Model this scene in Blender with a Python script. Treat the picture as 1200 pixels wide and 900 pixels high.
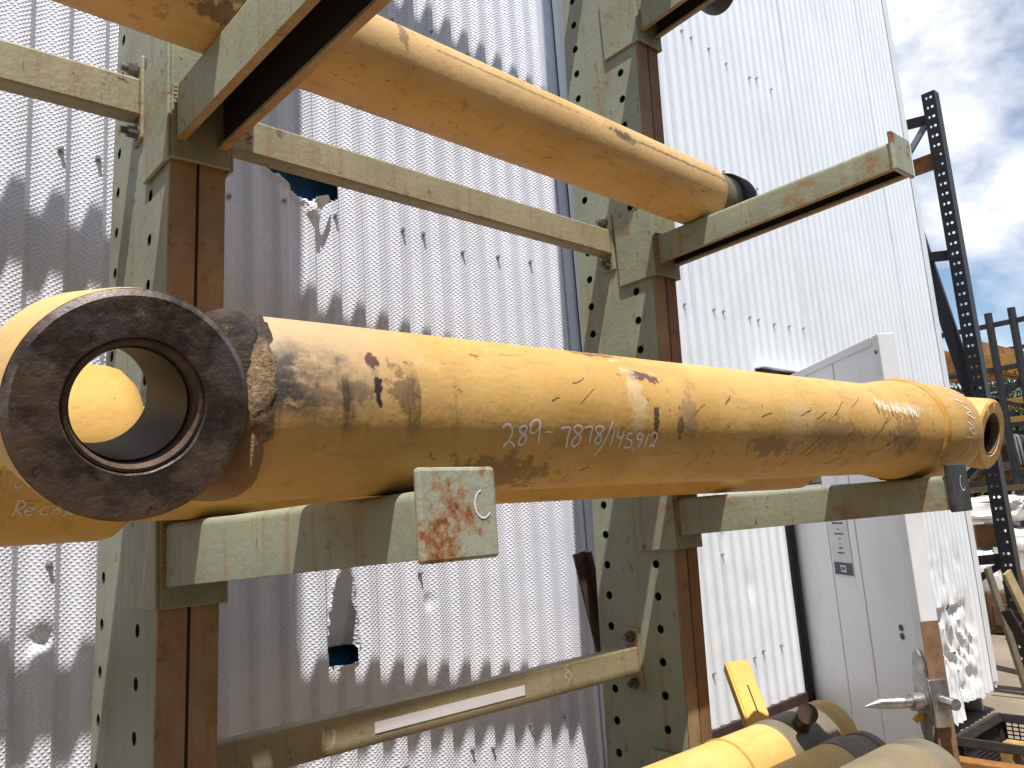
import bpy, bmesh, math, random
from mathutils import Vector, Matrix, noise as mnoise

for o in list(bpy.data.objects):
    bpy.data.objects.remove(o)
scene = bpy.context.scene
COL = scene.collection
rnd = random.Random(7)

# ---------------------------------------------------------------- camera
cam_d = bpy.data.cameras.new('camera')
cam = bpy.data.objects.new('camera', cam_d)
COL.objects.link(cam)
scene.camera = cam
cam_d.sensor_width = 36.0
cam_d.lens = 28.35
cam_d.clip_start = 0.05
cam_d.clip_end = 4000
CAM_R = ((0.75722637, 0.05851295, 0.65052629),
         (-0.64941434, 0.17385425, 0.74029435),
         (-0.06977996, -0.9830315, 0.16964617))
cam.matrix_world = Matrix(((CAM_R[0][0], -CAM_R[0][1], -CAM_R[0][2], 0.0),
                           (CAM_R[1][0], -CAM_R[1][1], -CAM_R[1][2], 0.0),
                           (CAM_R[2][0], -CAM_R[2][1], -CAM_R[2][2], 1.6),
                           (0, 0, 0, 1)))

# ---------------------------------------------------------------- sun, sky, exposure
SUN = Vector((-0.215, -0.33, 1.0)).normalized()
sun_d = bpy.data.lights.new('sun', 'SUN')
sun_d.energy = 5.0
sun_d.angle = math.radians(0.55)
sun_d.color = (1.0, 0.97, 0.93)
sun = bpy.data.objects.new('sun', sun_d)
COL.objects.link(sun)
sun.rotation_euler = SUN.to_track_quat('Z', 'Y').to_euler()
sun.location = (0, 0, 30)

world = bpy.data.worlds.new('World')
scene.world = world
world.use_nodes = True
wt = world.node_tree
wt.nodes.clear()
wo = wt.nodes.new('ShaderNodeOutputWorld')
wb = wt.nodes.new('ShaderNodeBackground')
sky = wt.nodes.new('ShaderNodeTexSky')
sky.sky_type = 'NISHITA'
sky.sun_disc = False
sky.sun_elevation = math.asin(SUN.z)
sky.sun_rotation = math.atan2(SUN.x, SUN.y)
sky.air_density = 1.0
sky.dust_density = 0.3
sky.ozone_density = 1.2
wb.inputs['Strength'].default_value = 0.11
# fair-weather clouds all over the sky
wc = wt.nodes.new('ShaderNodeTexCoord')
wm = wt.nodes.new('ShaderNodeMapping')
wm.inputs['Location'].default_value = (1.3, 1.31, 0.1)
wm.inputs['Scale'].default_value = (1.0, 1.0, 1.5)
wn = wt.nodes.new('ShaderNodeTexNoise')
wn.inputs['Scale'].default_value = 3.1
wn.inputs['Detail'].default_value = 9
wn.inputs['Roughness'].default_value = 0.56
wr = wt.nodes.new('ShaderNodeValToRGB')
wr.color_ramp.elements[0].position = 0.47
wr.color_ramp.elements[1].position = 0.60
wn2 = wt.nodes.new('ShaderNodeTexNoise')
wn2.inputs['Scale'].default_value = 7.0
wn2.inputs['Detail'].default_value = 6
wr2 = wt.nodes.new('ShaderNodeValToRGB')
wr2.color_ramp.elements[0].position = 0.35
wr2.color_ramp.elements[0].color = (6.6, 6.85, 7.5, 1)
wr2.color_ramp.elements[1].position = 0.62
wr2.color_ramp.elements[1].color = (8.2, 8.3, 8.5, 1)
wx = wt.nodes.new('ShaderNodeMix')
wx.data_type = 'RGBA'
L = wt.links.new
L(wc.outputs['Generated'], wm.inputs['Vector'])
L(wm.outputs['Vector'], wn.inputs['Vector'])
L(wm.outputs['Vector'], wn2.inputs['Vector'])
L(wn.outputs['Fac'], wr.inputs['Fac'])
L(wn2.outputs['Fac'], wr2.inputs['Fac'])
L(wr.outputs['Color'], wx.inputs[0])
L(sky.outputs['Color'], wx.inputs[6])
L(wr2.outputs['Color'], wx.inputs[7])
L(wx.outputs[2], wb.inputs['Color'])
L(wb.outputs['Background'], wo.inputs['Surface'])

scene.view_settings.view_transform = 'Standard'
scene.view_settings.look = 'None'
scene.view_settings.gamma = 1.0
scene.view_settings.exposure = 0.40
scene.render.engine = 'CYCLES'
scene.cycles.max_bounces = 5
scene.cycles.diffuse_bounces = 3
scene.cycles.glossy_bounces = 3

# ---------------------------------------------------------------- helpers
def thing(name, label, cat, loc=(0, 0, 0), group=None, rot=None):
    o = bpy.data.objects.new(name, None)
    o.empty_display_size = 0.1
    COL.objects.link(o)
    m = Matrix.Translation(Vector(loc))
    if rot is not None:
        m = m @ rot.to_4x4()
    o.matrix_world = m
    o['wm'] = [v for row in m for v in row]
    o['label'] = label
    o['category'] = cat
    if group:
        o['group'] = group
    return o

def wm_of(o):
    v = list(o['wm'])
    return Matrix((v[0:4], v[4:8], v[8:12], v[12:16]))

def link_mesh(name, me, mat, parent=None, world=True):
    """world=True: the vertices are in world space; they are brought into the parent's frame."""
    o = bpy.data.objects.new(name, me)
    COL.objects.link(o)
    if mat:
        me.materials.append(mat)
    if parent is not None:
        root = parent
        while root.parent is not None:
            root = root.parent
        if world and root.get('wm') is not None:
            me.transform(wm_of(root).inverted())
        o.parent = parent
    return o

def from_bm(name, bm, mat, parent=None, smooth=False, world=True, auto=None):
    bmesh.ops.recalc_face_normals(bm, faces=bm.faces[:])
    me = bpy.data.meshes.new(name)
    bm.to_mesh(me)
    bm.free()
    if smooth or auto:
        for p in me.polygons:
            p.use_smooth = True
        if auto:
            me.set_sharp_from_angle(angle=math.radians(auto))
    return link_mesh(name, me, mat, parent, world)

def tag(o, label, cat, group=None):
    o['label'] = label
    o['category'] = cat
    if group:
        o['group'] = group
    return o

def add_box(bm, lo, hi, bevel=0.0, mat=None, seg=2):
    lo, hi = Vector(lo), Vector(hi)
    c = (lo + hi) / 2
    s = hi - lo
    m = Matrix.Translation(c) @ Matrix.Diagonal((s.x, s.y, s.z, 1))
    if mat is not None:
        m = mat @ m
    r = bmesh.ops.create_cube(bm, size=1.0, matrix=m)
    if bevel > 0:
        es = set()
        for v in r['verts']:
            es.update(v.link_edges)
        bmesh.ops.bevel(bm, geom=list(es), offset=bevel, segments=seg, profile=0.5, affect='EDGES')
    return r

def add_bar(bm, p, q, w, h, up=(0, 0, 1), bevel=0.0):
    """box of cross-section w x h from p to q"""
    p, q = Vector(p), Vector(q)
    d = (q - p)
    ln = d.length
    z = d.normalized()
    x = Vector(up).cross(z)
    if x.length < 1e-4:
        x = Vector((1, 0, 0)).cross(z)
    x.normalize()
    y = z.cross(x)
    m = Matrix(((x.x, y.x, z.x, p.x), (x.y, y.y, z.y, p.y), (x.z, y.z, z.z, p.z), (0, 0, 0, 1)))
    add_box(bm, (-w / 2, -h / 2, 0), (w / 2, h / 2, ln), bevel, m)

def add_tube(bm, p, q, r, seg=12, r2=None, caps=True):
    p, q = Vector(p), Vector(q)
    d = q - p
    m = Matrix.Translation((p + q) / 2) @ d.to_track_quat('Z', 'Y').to_matrix().to_4x4()
    bmesh.ops.create_cone(bm, cap_ends=caps, segments=seg, radius1=r, radius2=r if r2 is None else r2, depth=d.length, matrix=m)

def add_lathe(bm, prof, origin=(0, 0, 0), axis='X', seg=48, loop=False, caps=True, wob=None):
    """prof: list of (t, r) along the axis; loop: the profile closes on itself (a ring)"""
    origin = Vector(origin)
    rings = []
    for i, (t, r) in enumerate(prof):
        ring = []
        for k in range(seg):
            a = 2 * math.pi * k / seg
            rr = r + (wob(t, a, r) if wob else 0)
            ca, sa = rr * math.cos(a), rr * math.sin(a)
            if axis == 'X':
                v = Vector((t, ca, sa))
            elif axis == 'Y':
                v = Vector((ca, t, sa))
            else:
                v = Vector((ca, sa, t))
            ring.append(bm.verts.new(origin + v))
        rings.append(ring)
    n = len(rings)
    for i in range(n if loop else n - 1):
        a, b = rings[i], rings[(i + 1) % n]
        for k in range(seg):
            k2 = (k + 1) % seg
            bm.faces.new((a[k], a[k2], b[k2], b[k]))
    if caps and not loop:
        bm.faces.new(rings[0])
        bm.faces.new(rings[-1][::-1])

def raw(name, verts, faces, mat, parent=None, smooth=False, world=True, auto=None):
    me = bpy.data.meshes.new(name)
    me.from_pydata([tuple(v) for v in verts], [], faces)
    me.update()
    if smooth or auto:
        for p in me.polygons:
            p.use_smooth = True
        if auto:
            me.set_sharp_from_angle(angle=math.radians(auto))
    return link_mesh(name, me, mat, parent, world)

def ribbon(bm, pts, nrm, width):
    """flat chalk line through pts (list of Vector) lying on a surface with normals nrm"""
    n = len(pts)
    prev = None
    for i in range(n):
        d = (pts[min(i + 1, n - 1)] - pts[max(i - 1, 0)]).normalized()
        s = nrm[i].cross(d).normalized() * (width / 2) * (0.8 + 0.4 * rnd.random())
        cur = (bm.verts.new(pts[i] - s), bm.verts.new(pts[i] + s))
        if prev:
            bm.faces.new((prev[0], prev[1], cur[1], cur[0]))
        prev = cur

def smooth_line(pts, sub=4):
    """Catmull-Rom through 2D/3D tuples"""
    P = [Vector(p) for p in pts]
    if len(P) < 3:
        return [P[0].lerp(P[-1], k / sub) for k in range(sub + 1)]
    out = []
    for i in range(len(P) - 1):
        p0, p1, p2, p3 = P[max(i - 1, 0)], P[i], P[i + 1], P[min(i + 2, len(P) - 1)]
        for k in range(sub):
            t = k / sub
            out.append(0.5 * ((2 * p1) + (p2 - p0) * t + (2 * p0 - 5 * p1 + 4 * p2 - p3) * t * t + (3 * p1 - p0 - 3 * p2 + p3) * t ** 3))
    out.append(P[-1])
    return out

# ---------------------------------------------------------------- materials
class NT:
    def __init__(self, name, rough=0.6, metal=0.0, spec=0.5):
        self.m = bpy.data.materials.new(name)
        self.m.use_nodes = True
        self.t = self.m.node_tree
        self.b = self.t.nodes['Principled BSDF']
        self.b.inputs['Roughness'].default_value = rough
        self.b.inputs['Metallic'].default_value = metal
        self.b.inputs['Specular IOR Level'].default_value = spec
        tc = self.t.nodes.new('ShaderNodeTexCoord')
        self.co = tc.outputs['Object']
        self.col = None
        self.h = None
    def link(self, a, b):
        self.t.links.new(a, b)
    def n(self, kind, **kw):
        nd = self.t.nodes.new(kind)
        for k, v in kw.items():
            setattr(nd, k, v)
        return nd
    def mapping(self, scale=(1, 1, 1), rot=(0, 0, 0), loc=(0, 0, 0)):
        m = self.n('ShaderNodeMapping')
        m.inputs['Scale'].default_value = scale
        m.inputs['Rotation'].default_value = rot
        m.inputs['Location'].default_value = loc
        self.link(self.co, m.inputs['Vector'])
        return m.outputs['Vector']
    def noise(self, scale, detail=5, rough=0.6, vec=None, dist=0.0):
        nd = self.n('ShaderNodeTexNoise')
        nd.inputs['Scale'].default_value = scale
        nd.inputs['Detail'].default_value = detail
        nd.inputs['Roughness'].default_value = rough
        nd.inputs['Distortion'].default_value = dist
        self.link(vec if vec is not None else self.co, nd.inputs['Vector'])
        return nd.outputs['Fac']
    def ramp(self, fac, lo, hi, a=0.0, b=1.0):
        r = self.n('ShaderNodeMapRange')
        r.interpolation_type = 'SMOOTHSTEP'
        r.inputs['From Min'].default_value = lo
        r.inputs['From Max'].default_value = hi
        r.inputs['To Min'].default_value = a
        r.inputs['To Max'].default_value = b
        self.link(fac, r.inputs['Value'])
        return r.outputs['Result']
    def math(self, op, a, b=None, clamp=False):
        m = self.n('ShaderNodeMath', operation=op, use_clamp=clamp)
        for i, v in enumerate((a, b)):
            if v is None:
                continue
            if isinstance(v, (int, float)):
                m.inputs[i].default_value = v
            else:
                self.link(v, m.inputs[i])
        return m.outputs[0]
    def mix(self, fac, a, b):
        x = self.n('ShaderNodeMix', data_type='RGBA')
        for i, v in ((0, fac), (6, a), (7, b)):
            if isinstance(v, (int, float)):
                x.inputs[i].default_value = v
            elif isinstance(v, tuple):
                x.inputs[i].default_value = (*v[:3], 1)
            else:
                self.link(v, x.inputs[i])
        return x.outputs[2]
    def over(self, mask, color, amount=1.0):
        m = self.math('MULTIPLY', mask, amount) if amount != 1.0 else mask
        self.col = self.mix(m, self.col, color)
        return m
    def blob(self, c, rad, soft=0.25, dist=0.35, nscale=30):
        """irregular stain around point c (object space) with radii rad"""
        s = self.n('ShaderNodeVectorMath', operation='SUBTRACT')
        self.link(self.co, s.inputs[0])
        s.inputs[1].default_value = c
        q = self.n('ShaderNodeVectorMath', operation='DIVIDE')
        self.link(s.outputs[0], q.inputs[0])
        q.inputs[1].default_value = rad
        ln = self.n('ShaderNodeVectorMath', operation='LENGTH')
        self.link(q.outputs[0], ln.inputs[0])
        key = 'bn%d' % nscale
        if not hasattr(self, key):
            setattr(self, key, self.noise(nscale, 4, 0.68))
        nz = getattr(self, key)
        d = self.math('ADD', ln.outputs['Value'], self.math('MULTIPLY', self.math('SUBTRACT', nz, 0.5), dist * 4))
        return self.ramp(d, 1.0 - soft, 1.0 + soft, 1.0, 0.0)
    def axis(self, k):
        s = self.n('ShaderNodeSeparateXYZ')
        self.link(self.co, s.inputs[0])
        return s.outputs[k]
    def bump(self, h, dist, strength=1.0):
        b = self.n('ShaderNodeBump')
        b.inputs['Distance'].default_value = dist
        b.inputs['Strength'].default_value = strength
        self.link(h, b.inputs['Height'])
        if self.h is not None:
            self.link(self.h, b.inputs['Normal'])
        self.h = b.outputs['Normal']
    def done(self, rough_mask=None, r0=None, r1=None):
        if self.col is not None:
            if isinstance(self.col, tuple):
                self.b.inputs['Base Color'].default_value = (*self.col[:3], 1)
            else:
                self.link(self.col, self.b.inputs['Base Color'])
        if self.h is not None:
            self.link(self.h, self.b.inputs['Normal'])
        if rough_mask is not None:
            self.link(self.ramp(rough_mask, 0, 1, r0, r1), self.b.inputs['Roughness'])
        return self.m

def plain(name, color, rough=0.6, metal=0.0, var=0.25, scale=8.0, bump=0.0):
    m = NT(name, rough, metal)
    c2 = tuple(v * (1 - var) for v in color)
    m.col = m.mix(m.ramp(m.noise(scale, 5, 0.65), 0.35, 0.65), color, c2)
    if bump:
        m.bump(m.noise(scale * 6, 4), bump)
    return m.done()

RUST = (0.16, 0.06, 0.022)
RUST2 = (0.27, 0.12, 0.045)

def yellow_paint(name, base=(0.62, 0.36, 0.085), base2=(0.52, 0.29, 0.062), chips=0.5, scratch=0.5, grime=0.4, extra=None, seed=0.0, pale=0.4):
    m = NT(name, 0.48)
    off = (seed, seed * 1.7, seed * 0.6)
    v0 = m.mapping(loc=off)
    m.col = m.mix(m.ramp(m.noise(5, 5, 0.65, v0), 0.35, 0.68), base, base2)
    # chalky faded patches
    m.over(m.ramp(m.noise(9, 5, 0.7, v0), 0.55, 0.75), (0.66, 0.45, 0.19), pale)
    # brownish film of dirt in streaks along the barrel
    vs = m.mapping((3.0, 22, 22), loc=off)
    m.over(m.ramp(m.noise(1.6, 5, 0.65, vs), 0.5, 0.72), (0.30, 0.17, 0.06), grime * 0.6)
    m.over(m.ramp(m.noise(16, 5, 0.72, v0), 0.58, 0.70), (0.17, 0.10, 0.05), grime)
    # scratches running askew
    va = m.mapping((26, 6, 240), (0.0, 0.75, 0.2), off)
    sc = m.ramp(m.noise(1.0, 3, 0.6, va), 0.635, 0.675)
    gate = m.ramp(m.noise(7, 3, 0.5, v0), 0.48, 0.60)
    sc = m.math('MULTIPLY', sc, gate)
    m.over(sc, (0.075, 0.045, 0.028), scratch)
    vb = m.mapping((60, 20, 420), (0.0, -0.35, 0.0), off)
    sc2 = m.math('MULTIPLY', m.ramp(m.noise(1.0, 2, 0.5, vb), 0.65, 0.69), m.ramp(m.noise(5, 3, 0.5, v0), 0.42, 0.55))
    m.over(sc2, (0.62, 0.47, 0.25), scratch * 0.8)
    # chips to rusty primer
    ch = m.ramp(m.noise(38, 5, 0.66, v0), 0.665, 0.68)
    ch = m.math('MULTIPLY', ch, m.ramp(m.noise(4, 3, 0.5, v0), 0.42, 0.6))
    m.over(ch, (0.12, 0.05, 0.025), chips)
    if extra:
        extra(m)
    m.bump(m.noise(60, 2, 0.6, v0), 0.0013, 0.7)
    m.done(m.math('ADD', ch, sc, True), 0.56, 0.85)
    return m.m

def sage_paint(name, base=(0.275, 0.295, 0.21), rust=0.45, streak=0.5, seed=0.0, edge_rust=None):
    m = NT(name, 0.55)
    v0 = m.mapping(loc=(seed, seed * 2.1, seed * 0.7))
    m.col = m.mix(m.ramp(m.noise(6, 5, 0.65, v0), 0.35, 0.7), base, tuple(c * 0.82 for c in base))
    m.over(m.ramp(m.noise(14, 5, 0.7, v0), 0.52, 0.72), (0.30, 0.26, 0.16), 0.55)
    vs = m.mapping((30, 30, 2.2), loc=(seed, 0, seed))
    st = m.ramp(m.noise(1.0, 5, 0.65, vs), 0.51, 0.68)
    m.over(st, RUST2, streak)
    sp = m.ramp(m.noise(26, 5, 0.68, v0), 0.615, 0.655)
    sp = m.math('MULTIPLY', sp, m.ramp(m.noise(5, 4, 0.6, v0), 0.42, 0.62))
    m.over(sp, RUST, rust * 1.6 if rust < 0.6 else 1.0)
    vsc = m.mapping((200, 60, 18), (0.3, 0.2, 0.0), (seed, seed, 0))
    m.over(m.ramp(m.noise(1, 2, 0.5, vsc), 0.70, 0.73), (0.10, 0.085, 0.06), 0.6)
    if edge_rust:
        edge_rust(m)
    m.bump(m.noise(70, 2, 0.65, v0), 0.0014, 0.8)
    return m.done(sp, 0.52, 0.85)

def rust_paint(name, seed=0.0, amount=0.5, tone=(0.33, 0.22, 0.11)):
    m = NT(name, 0.7)
    v0 = m.mapping(loc=(seed, seed, seed))
    vs = m.mapping((26, 26, 3.0), loc=(seed, seed, seed))
    m.col = m.mix(m.ramp(m.noise(7, 5, 0.65, v0), 0.35, 0.65), tone, tuple(c * 0.7 for c in tone))
    m.over(m.ramp(m.noise(1.0, 5, 0.65, vs), 0.42, 0.62), RUST2, amount)
    m.over(m.ramp(m.noise(18, 5, 0.7, v0), 0.55, 0.68), RUST, amount)
    m.over(m.ramp(m.noise(12, 5, 0.7, vs), 0.62, 0.70), (0.05, 0.03, 0.02), 0.6)
    m.bump(m.noise(80, 3, 0.7, v0), 0.002, 0.8)
    return m.done()

def siding(name='siding', emboss=True):
    m = NT(name, 0.42, 0.0, 0.5)
    m.col = m.mix(m.ramp(m.noise(1.3, 5, 0.6), 0.35, 0.7), *(((0.735, 0.74, 0.80), (0.67, 0.68, 0.745)) if emboss else ((0.80, 0.825, 0.845), (0.75, 0.775, 0.80))))
    vs = m.mapping((14, 14, 0.7))
    m.over(m.ramp(m.noise(1.0, 5, 0.65, vs), 0.55, 0.75), (0.56, 0.55, 0.57), 0.45)
    m.over(m.ramp(m.noise(45, 4, 0.7), 0.68, 0.73), (0.30, 0.28, 0.27), 0.5)
    # stucco-embossed relief of the sheet metal
    hs = []
    for an in ((0.62, -0.95) if emboss else ()):
        w = m.n('ShaderNodeTexWave', wave_type='BANDS', bands_direction='X', wave_profile='SIN')
        w.inputs['Scale'].default_value = 31
        w.inputs['Distortion'].default_value = 1.2
        w.inputs['Detail'].default_value = 0.0
        w.inputs['Detail Scale'].default_value = 0.6
        m.link(m.mapping((1, 1, 1), (0.0, an, 0.0)), w.inputs['Vector'])
        hs.append(w.outputs['Fac'])
    if emboss:
        m.bump(m.math('MULTIPLY', hs[0], hs[1]), 0.0036, 0.5)
    m.bump(m.noise(5, 2, 0.5), 0.006, 0.6)
    return m.done()

def eye_face():
    m = NT('eye_steel', 0.5, 0.15)
    n1 = m.noise(16, 5, 0.65)
    m.col = m.mix(m.ramp(n1, 0.38, 0.62), (0.045, 0.031, 0.026), (0.165, 0.11, 0.076))
    m.over(m.ramp(m.noise(9, 5, 0.6, m.mapping(loc=(3, 1, 2))), 0.54, 0.64), (0.13, 0.115, 0.115), 0.8)
    m.over(m.ramp(m.noise(22, 5, 0.7, m.mapping(loc=(1, 4, 2))), 0.58, 0.66), (0.028, 0.02, 0.018), 0.9)
    m.over(m.ramp(m.noise(40, 5, 0.7), 0.68, 0.72), (0.36, 0.27, 0.19), 0.7)
    m.bump(n1, 0.004, 0.8)
    m.bump(m.noise(110, 4, 0.7), 0.0012, 0.8)
    return m.done()

def crust():
    m = NT('burnt_crust', 0.85)
    n1 = m.noise(60, 5, 0.7)
    m.col = m.mix(m.ramp(n1, 0.35, 0.65), (0.018, 0.014, 0.012), (0.06, 0.04, 0.028))
    m.over(m.ramp(m.noise(30, 5, 0.75), 0.63, 0.68), (0.35, 0.25, 0.15), 0.6)
    # the lower half of the neck keeps its paint under the burnt coat
    low = m.ramp(m.math('ADD', m.axis(2), m.math('MULTIPLY', m.noise(14, 5), 0.09)), 0.005, 0.065, 1.0, 0.0)
    m.over(low, (0.33, 0.185, 0.075), 0.85)
    m.bump(n1, 0.006, 1.0)
    return m.done()

def weld_sand():
    m = NT('sandy_weld', 0.9)
    n1 = m.noise(130, 5, 0.7)
    m.col = m.mix(m.ramp(n1, 0.35, 0.65), (0.40, 0.27, 0.14), (0.16, 0.10, 0.06))
    m.over(m.ramp(m.math('ADD', m.axis(2), m.math('MULTIPLY', m.noise(20, 4), 0.05)), 0.06, 0.10), (0.04, 0.03, 0.022), 0.9)
    m.bump(n1, 0.006, 1.0)
    return m.done()

def door_skin():
    m = NT('door_skin', 0.4)
    m.col = m.mix(m.ramp(m.noise(1.6, 5, 0.6), 0.35, 0.65), (0.84, 0.84, 0.86), (0.79, 0.785, 0.80))
    m.over(m.ramp(m.noise(6, 5, 0.7, m.mapping((1, 1, 0.4))), 0.56, 0.74), (0.47, 0.44, 0.41), 0.5)
    m.over(m.ramp(m.noise(70, 3, 0.7), 0.70, 0.74), (0.2, 0.19, 0.18), 0.6)
    m.bump(m.noise(3, 4), 0.004, 0.5)
    return m.done()

def mesh_leaf(name, c):
    m = NT(name, 0.6)
    m.col = m.mix(m.ramp(m.noise(2.5, 4), 0.35, 0.65), c, tuple(v * 0.5 for v in c))
    return m.done()

def ground_mat():
    m = NT('yard_concrete', 0.9)
    m.col = m.mix(m.ramp(m.noise(0.8, 5, 0.7), 0.35, 0.65), (0.27, 0.21, 0.145), (0.20, 0.155, 0.105))
    m.over(m.ramp(m.noise(9, 5, 0.75), 0.58, 0.68), (0.06, 0.054, 0.047), 0.6)
    m.bump(m.noise(24, 5, 0.7), 0.01, 0.8)
    return m.done()

M_siding = siding()
M_siding_smooth = siding('siding_smooth', False)
M_sage = sage_paint('sage_paint')
def arm_rust(m):
    n = m.noise(9, 5, 0.7, m.mapping((1, 1, 1.6), loc=(2.2, 5, 1.3)))
    m.over(m.ramp(n, 0.57, 0.68), (0.27, 0.13, 0.055), 0.7)
M_sage_arm = sage_paint('sage_arm_paint', base=(0.285, 0.30, 0.205), rust=0.6, streak=0.5, seed=2.3, edge_rust=arm_rust)
M_sage_brace = sage_paint('tan_brace_paint', base=(0.335, 0.29, 0.175), rust=0.8, streak=0.4, seed=5.1, edge_rust=arm_rust)
def plate_rust(m):
    n = m.noise(15, 9, 0.74, m.mapping(loc=(4.2, 0, 1.3)))
    k = m.ramp(n, 0.49, 0.60)
    m.over(k, (0.33, 0.135, 0.045), 0.95)
    m.over(m.ramp(n, 0.57, 0.64), (0.15, 0.045, 0.02), 0.9)
M_plate = sage_paint('end_plate_paint', base=(0.36, 0.375, 0.275), rust=0.9, streak=0.25, seed=8.4, edge_rust=plate_rust)
M_flange = rust_paint('rusty_flange_paint', 1.0, 0.55)
M_flange2 = rust_paint('rusty_flange_paint_dark', 3.0, 0.75, (0.24, 0.13, 0.06))
M_inside = plain('channel_inside', (0.02, 0.018, 0.016), 0.9)  # near-black puts the shade inside arm channels and bolt holes into colour
M_bolt = plain('bolt_steel', (0.20, 0.19, 0.17), 0.45, 0.6, 0.4, 60)
M_screw = plain('screw_zinc', (0.55, 0.55, 0.55), 0.4, 0.6, 0.3, 50)
M_chalk = plain('chalk_line', (0.90, 0.89, 0.88), 0.9, 0, 0.12, 200)
M_chalk_warm = plain('chalk_line_warm', (0.74, 0.63, 0.50), 0.9, 0, 0.15, 200)
M_eye = eye_face()
M_bore = plain('bore_steel', (0.028, 0.022, 0.02), 0.55, 0.2, 0.4, 30)
M_lip = plain('bore_lip', (0.13, 0.075, 0.045), 0.75, 0.0, 0.5, 40, 0.001)
M_crust = crust()
M_weld = weld_sand()
M_black = plain('black_paint', (0.007, 0.008, 0.011), 0.45, 0, 0.3, 10)
M_blacksteel = plain('black_rusty_steel', (0.03, 0.022, 0.019), 0.7, 0, 0.4, 20, 0.002)
M_brownbeam = plain('brown_primer', (0.055, 0.026, 0.02), 0.7, 0, 0.35, 12, 0.001)
M_door = door_skin()
M_dooredge = plain('door_edge_white', (0.78, 0.79, 0.80), 0.45, 0, 0.08, 6)
M_paper = plain('paper_notice', (0.70, 0.68, 0.70), 0.7, 0, 0.05, 10)
M_ink = plain('dark_print', (0.09, 0.10, 0.12), 0.7, 0, 0.2, 10)
M_steel = plain('worn_steel', (0.50, 0.49, 0.47), 0.3, 0.8, 0.4, 25)
M_woodkick = plain('brown_plate', (0.27, 0.15, 0.085), 0.7, 0, 0.35, 18, 0.001)
M_blue = plain('blue_tarp', (0.045, 0.20, 0.40), 0.5, 0, 0.5, 9)
M_trim = plain('corner_trim', (0.76, 0.78, 0.80), 0.45, 0, 0.08, 5)
M_bluetrim = plain('blue_grey_trim', (0.60, 0.65, 0.76), 0.5, 0, 0.15, 6)  # bluish shade at the sheet edge is put into this colour
M_ground = ground_mat()
M_yellow_new = yellow_paint('machine_yellow', (0.68, 0.36, 0.03), (0.62, 0.31, 0.025), 0.2, 0.3, 0.15, seed=11, pale=0.1)
M_olive = plain('dusty_khaki', (0.20, 0.165, 0.105), 0.6, 0, 0.3, 8, 0.001)
M_orange = plain('orange_beam', (0.34, 0.15, 0.035), 0.6, 0, 0.4, 6)
M_dark_rub = plain('black_rubber', (0.014, 0.014, 0.014), 0.7, 0, 0.3, 30, 0.002)

NUM=[[(.6913,-.3019),(.6965,-.2549),(.7042,-.2636),(.7089,-.3258),(.7086,-.4008),(.7038,-.4892),(.6996,-.539),(.7014,-.4894),(.7092,-.4708),(.7161,-.5105),(.7187,-.5469)],[(.7345,-.2781),(.7272,-.269),(.7218,-.3127),(.7276,-.3653),(.7351,-.3925),(.7355,-.4747),(.7291,-.5139),(.724,-.4759),(.7272,-.409),(.7343,-.321),(.7345,-.2781)],[(.7598,-.2294),(.7529,-.1839),(.7431,-.2227),(.7406,-.3198),(.7477,-.3576),(.7562,-.3059),(.759,-.2189),(.7593,-.349),(.7614,-.4903)],[(.7704,-.3361),(.7855,-.3378)],[(.8003,-.2928),(.8084,-.2733),(.8178,-.2826),(.8161,-.4078),(.8182,-.55)],[(.843,-.2661),(.8338,-.241),(.8257,-.281),(.8324,-.3479),(.8412,-.3857),(.8418,-.4753),(.8335,-.5293),(.8268,-.4768),(.8319,-.394),(.8422,-.3164),(.843,-.2661)],[(.8478,-.2765),(.8553,-.259),(.8641,-.2663),(.8624,-.3779),(.8636,-.4853)],[(.8874,-.2569),(.8769,-.2429),(.871,-.288),(.877,-.3404),(.8854,-.3793),(.8859,-.466),(.8785,-.4913),(.8744,-.4357),(.8796,-.3706),(.8882,-.2987),(.8874,-.2569)],[(.9072,-.1826),(.8995,-.3486),(.8927,-.52),(.884,-.6693)],[(.9134,-.2987),(.9112,-.4192),(.9104,-.5289)],[(.922,-.2853),(.9214,-.3813),(.9295,-.3923),(.9371,-.362)],[(.9353,-.2899),(.9323,-.4165),(.9311,-.543)],[(.9554,-.3396),(.9457,-.3461),(.9451,-.4149),(.9548,-.4388),(.9587,-.5099),(.9517,-.547),(.9429,-.5292)],[(.9813,-.3653),(.9733,-.3294),(.9677,-.3747),(.9723,-.4242),(.98,-.4106),(.981,-.3554),(.9791,-.4616),(.9759,-.5482)],[(.994,-.3335),(.992,-.4346),(.9919,-.5392)],[(.9992,-.3703),(1.0061,-.319),(1.0152,-.3427),(1.0157,-.4191),(1.0086,-.4981),(1.0041,-.5331),(1.0061,-.4904),(1.0141,-.5244),(1.0139,-.5433)]]
REC=[[(.2297,-.6111),(.2283,-.6804),(.2251,-.7919)],[(.2275,-.6105),(.2333,-.6024),(.2393,-.6335),(.237,-.6834),(.2294,-.712),(.2376,-.7916)],[(.2397,-.7371),(.2478,-.7293),(.2532,-.6993),(.2448,-.6912),(.2402,-.7318),(.2434,-.7827),(.2516,-.7805)],[(.2722,-.6952),(.2648,-.6927),(.2603,-.7449),(.2647,-.7894),(.2713,-.7829)],[(.2842,-.6992),(.2774,-.7514),(.2804,-.7809),(.287,-.7721),(.2843,-.7046)],[(.2964,-.753),(.2935,-.8218)],[(.296,-.7585),(.3054,-.809)],[(.2231,-.4344),(.2247,-.4703),(.2313,-.4446)]]

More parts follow.
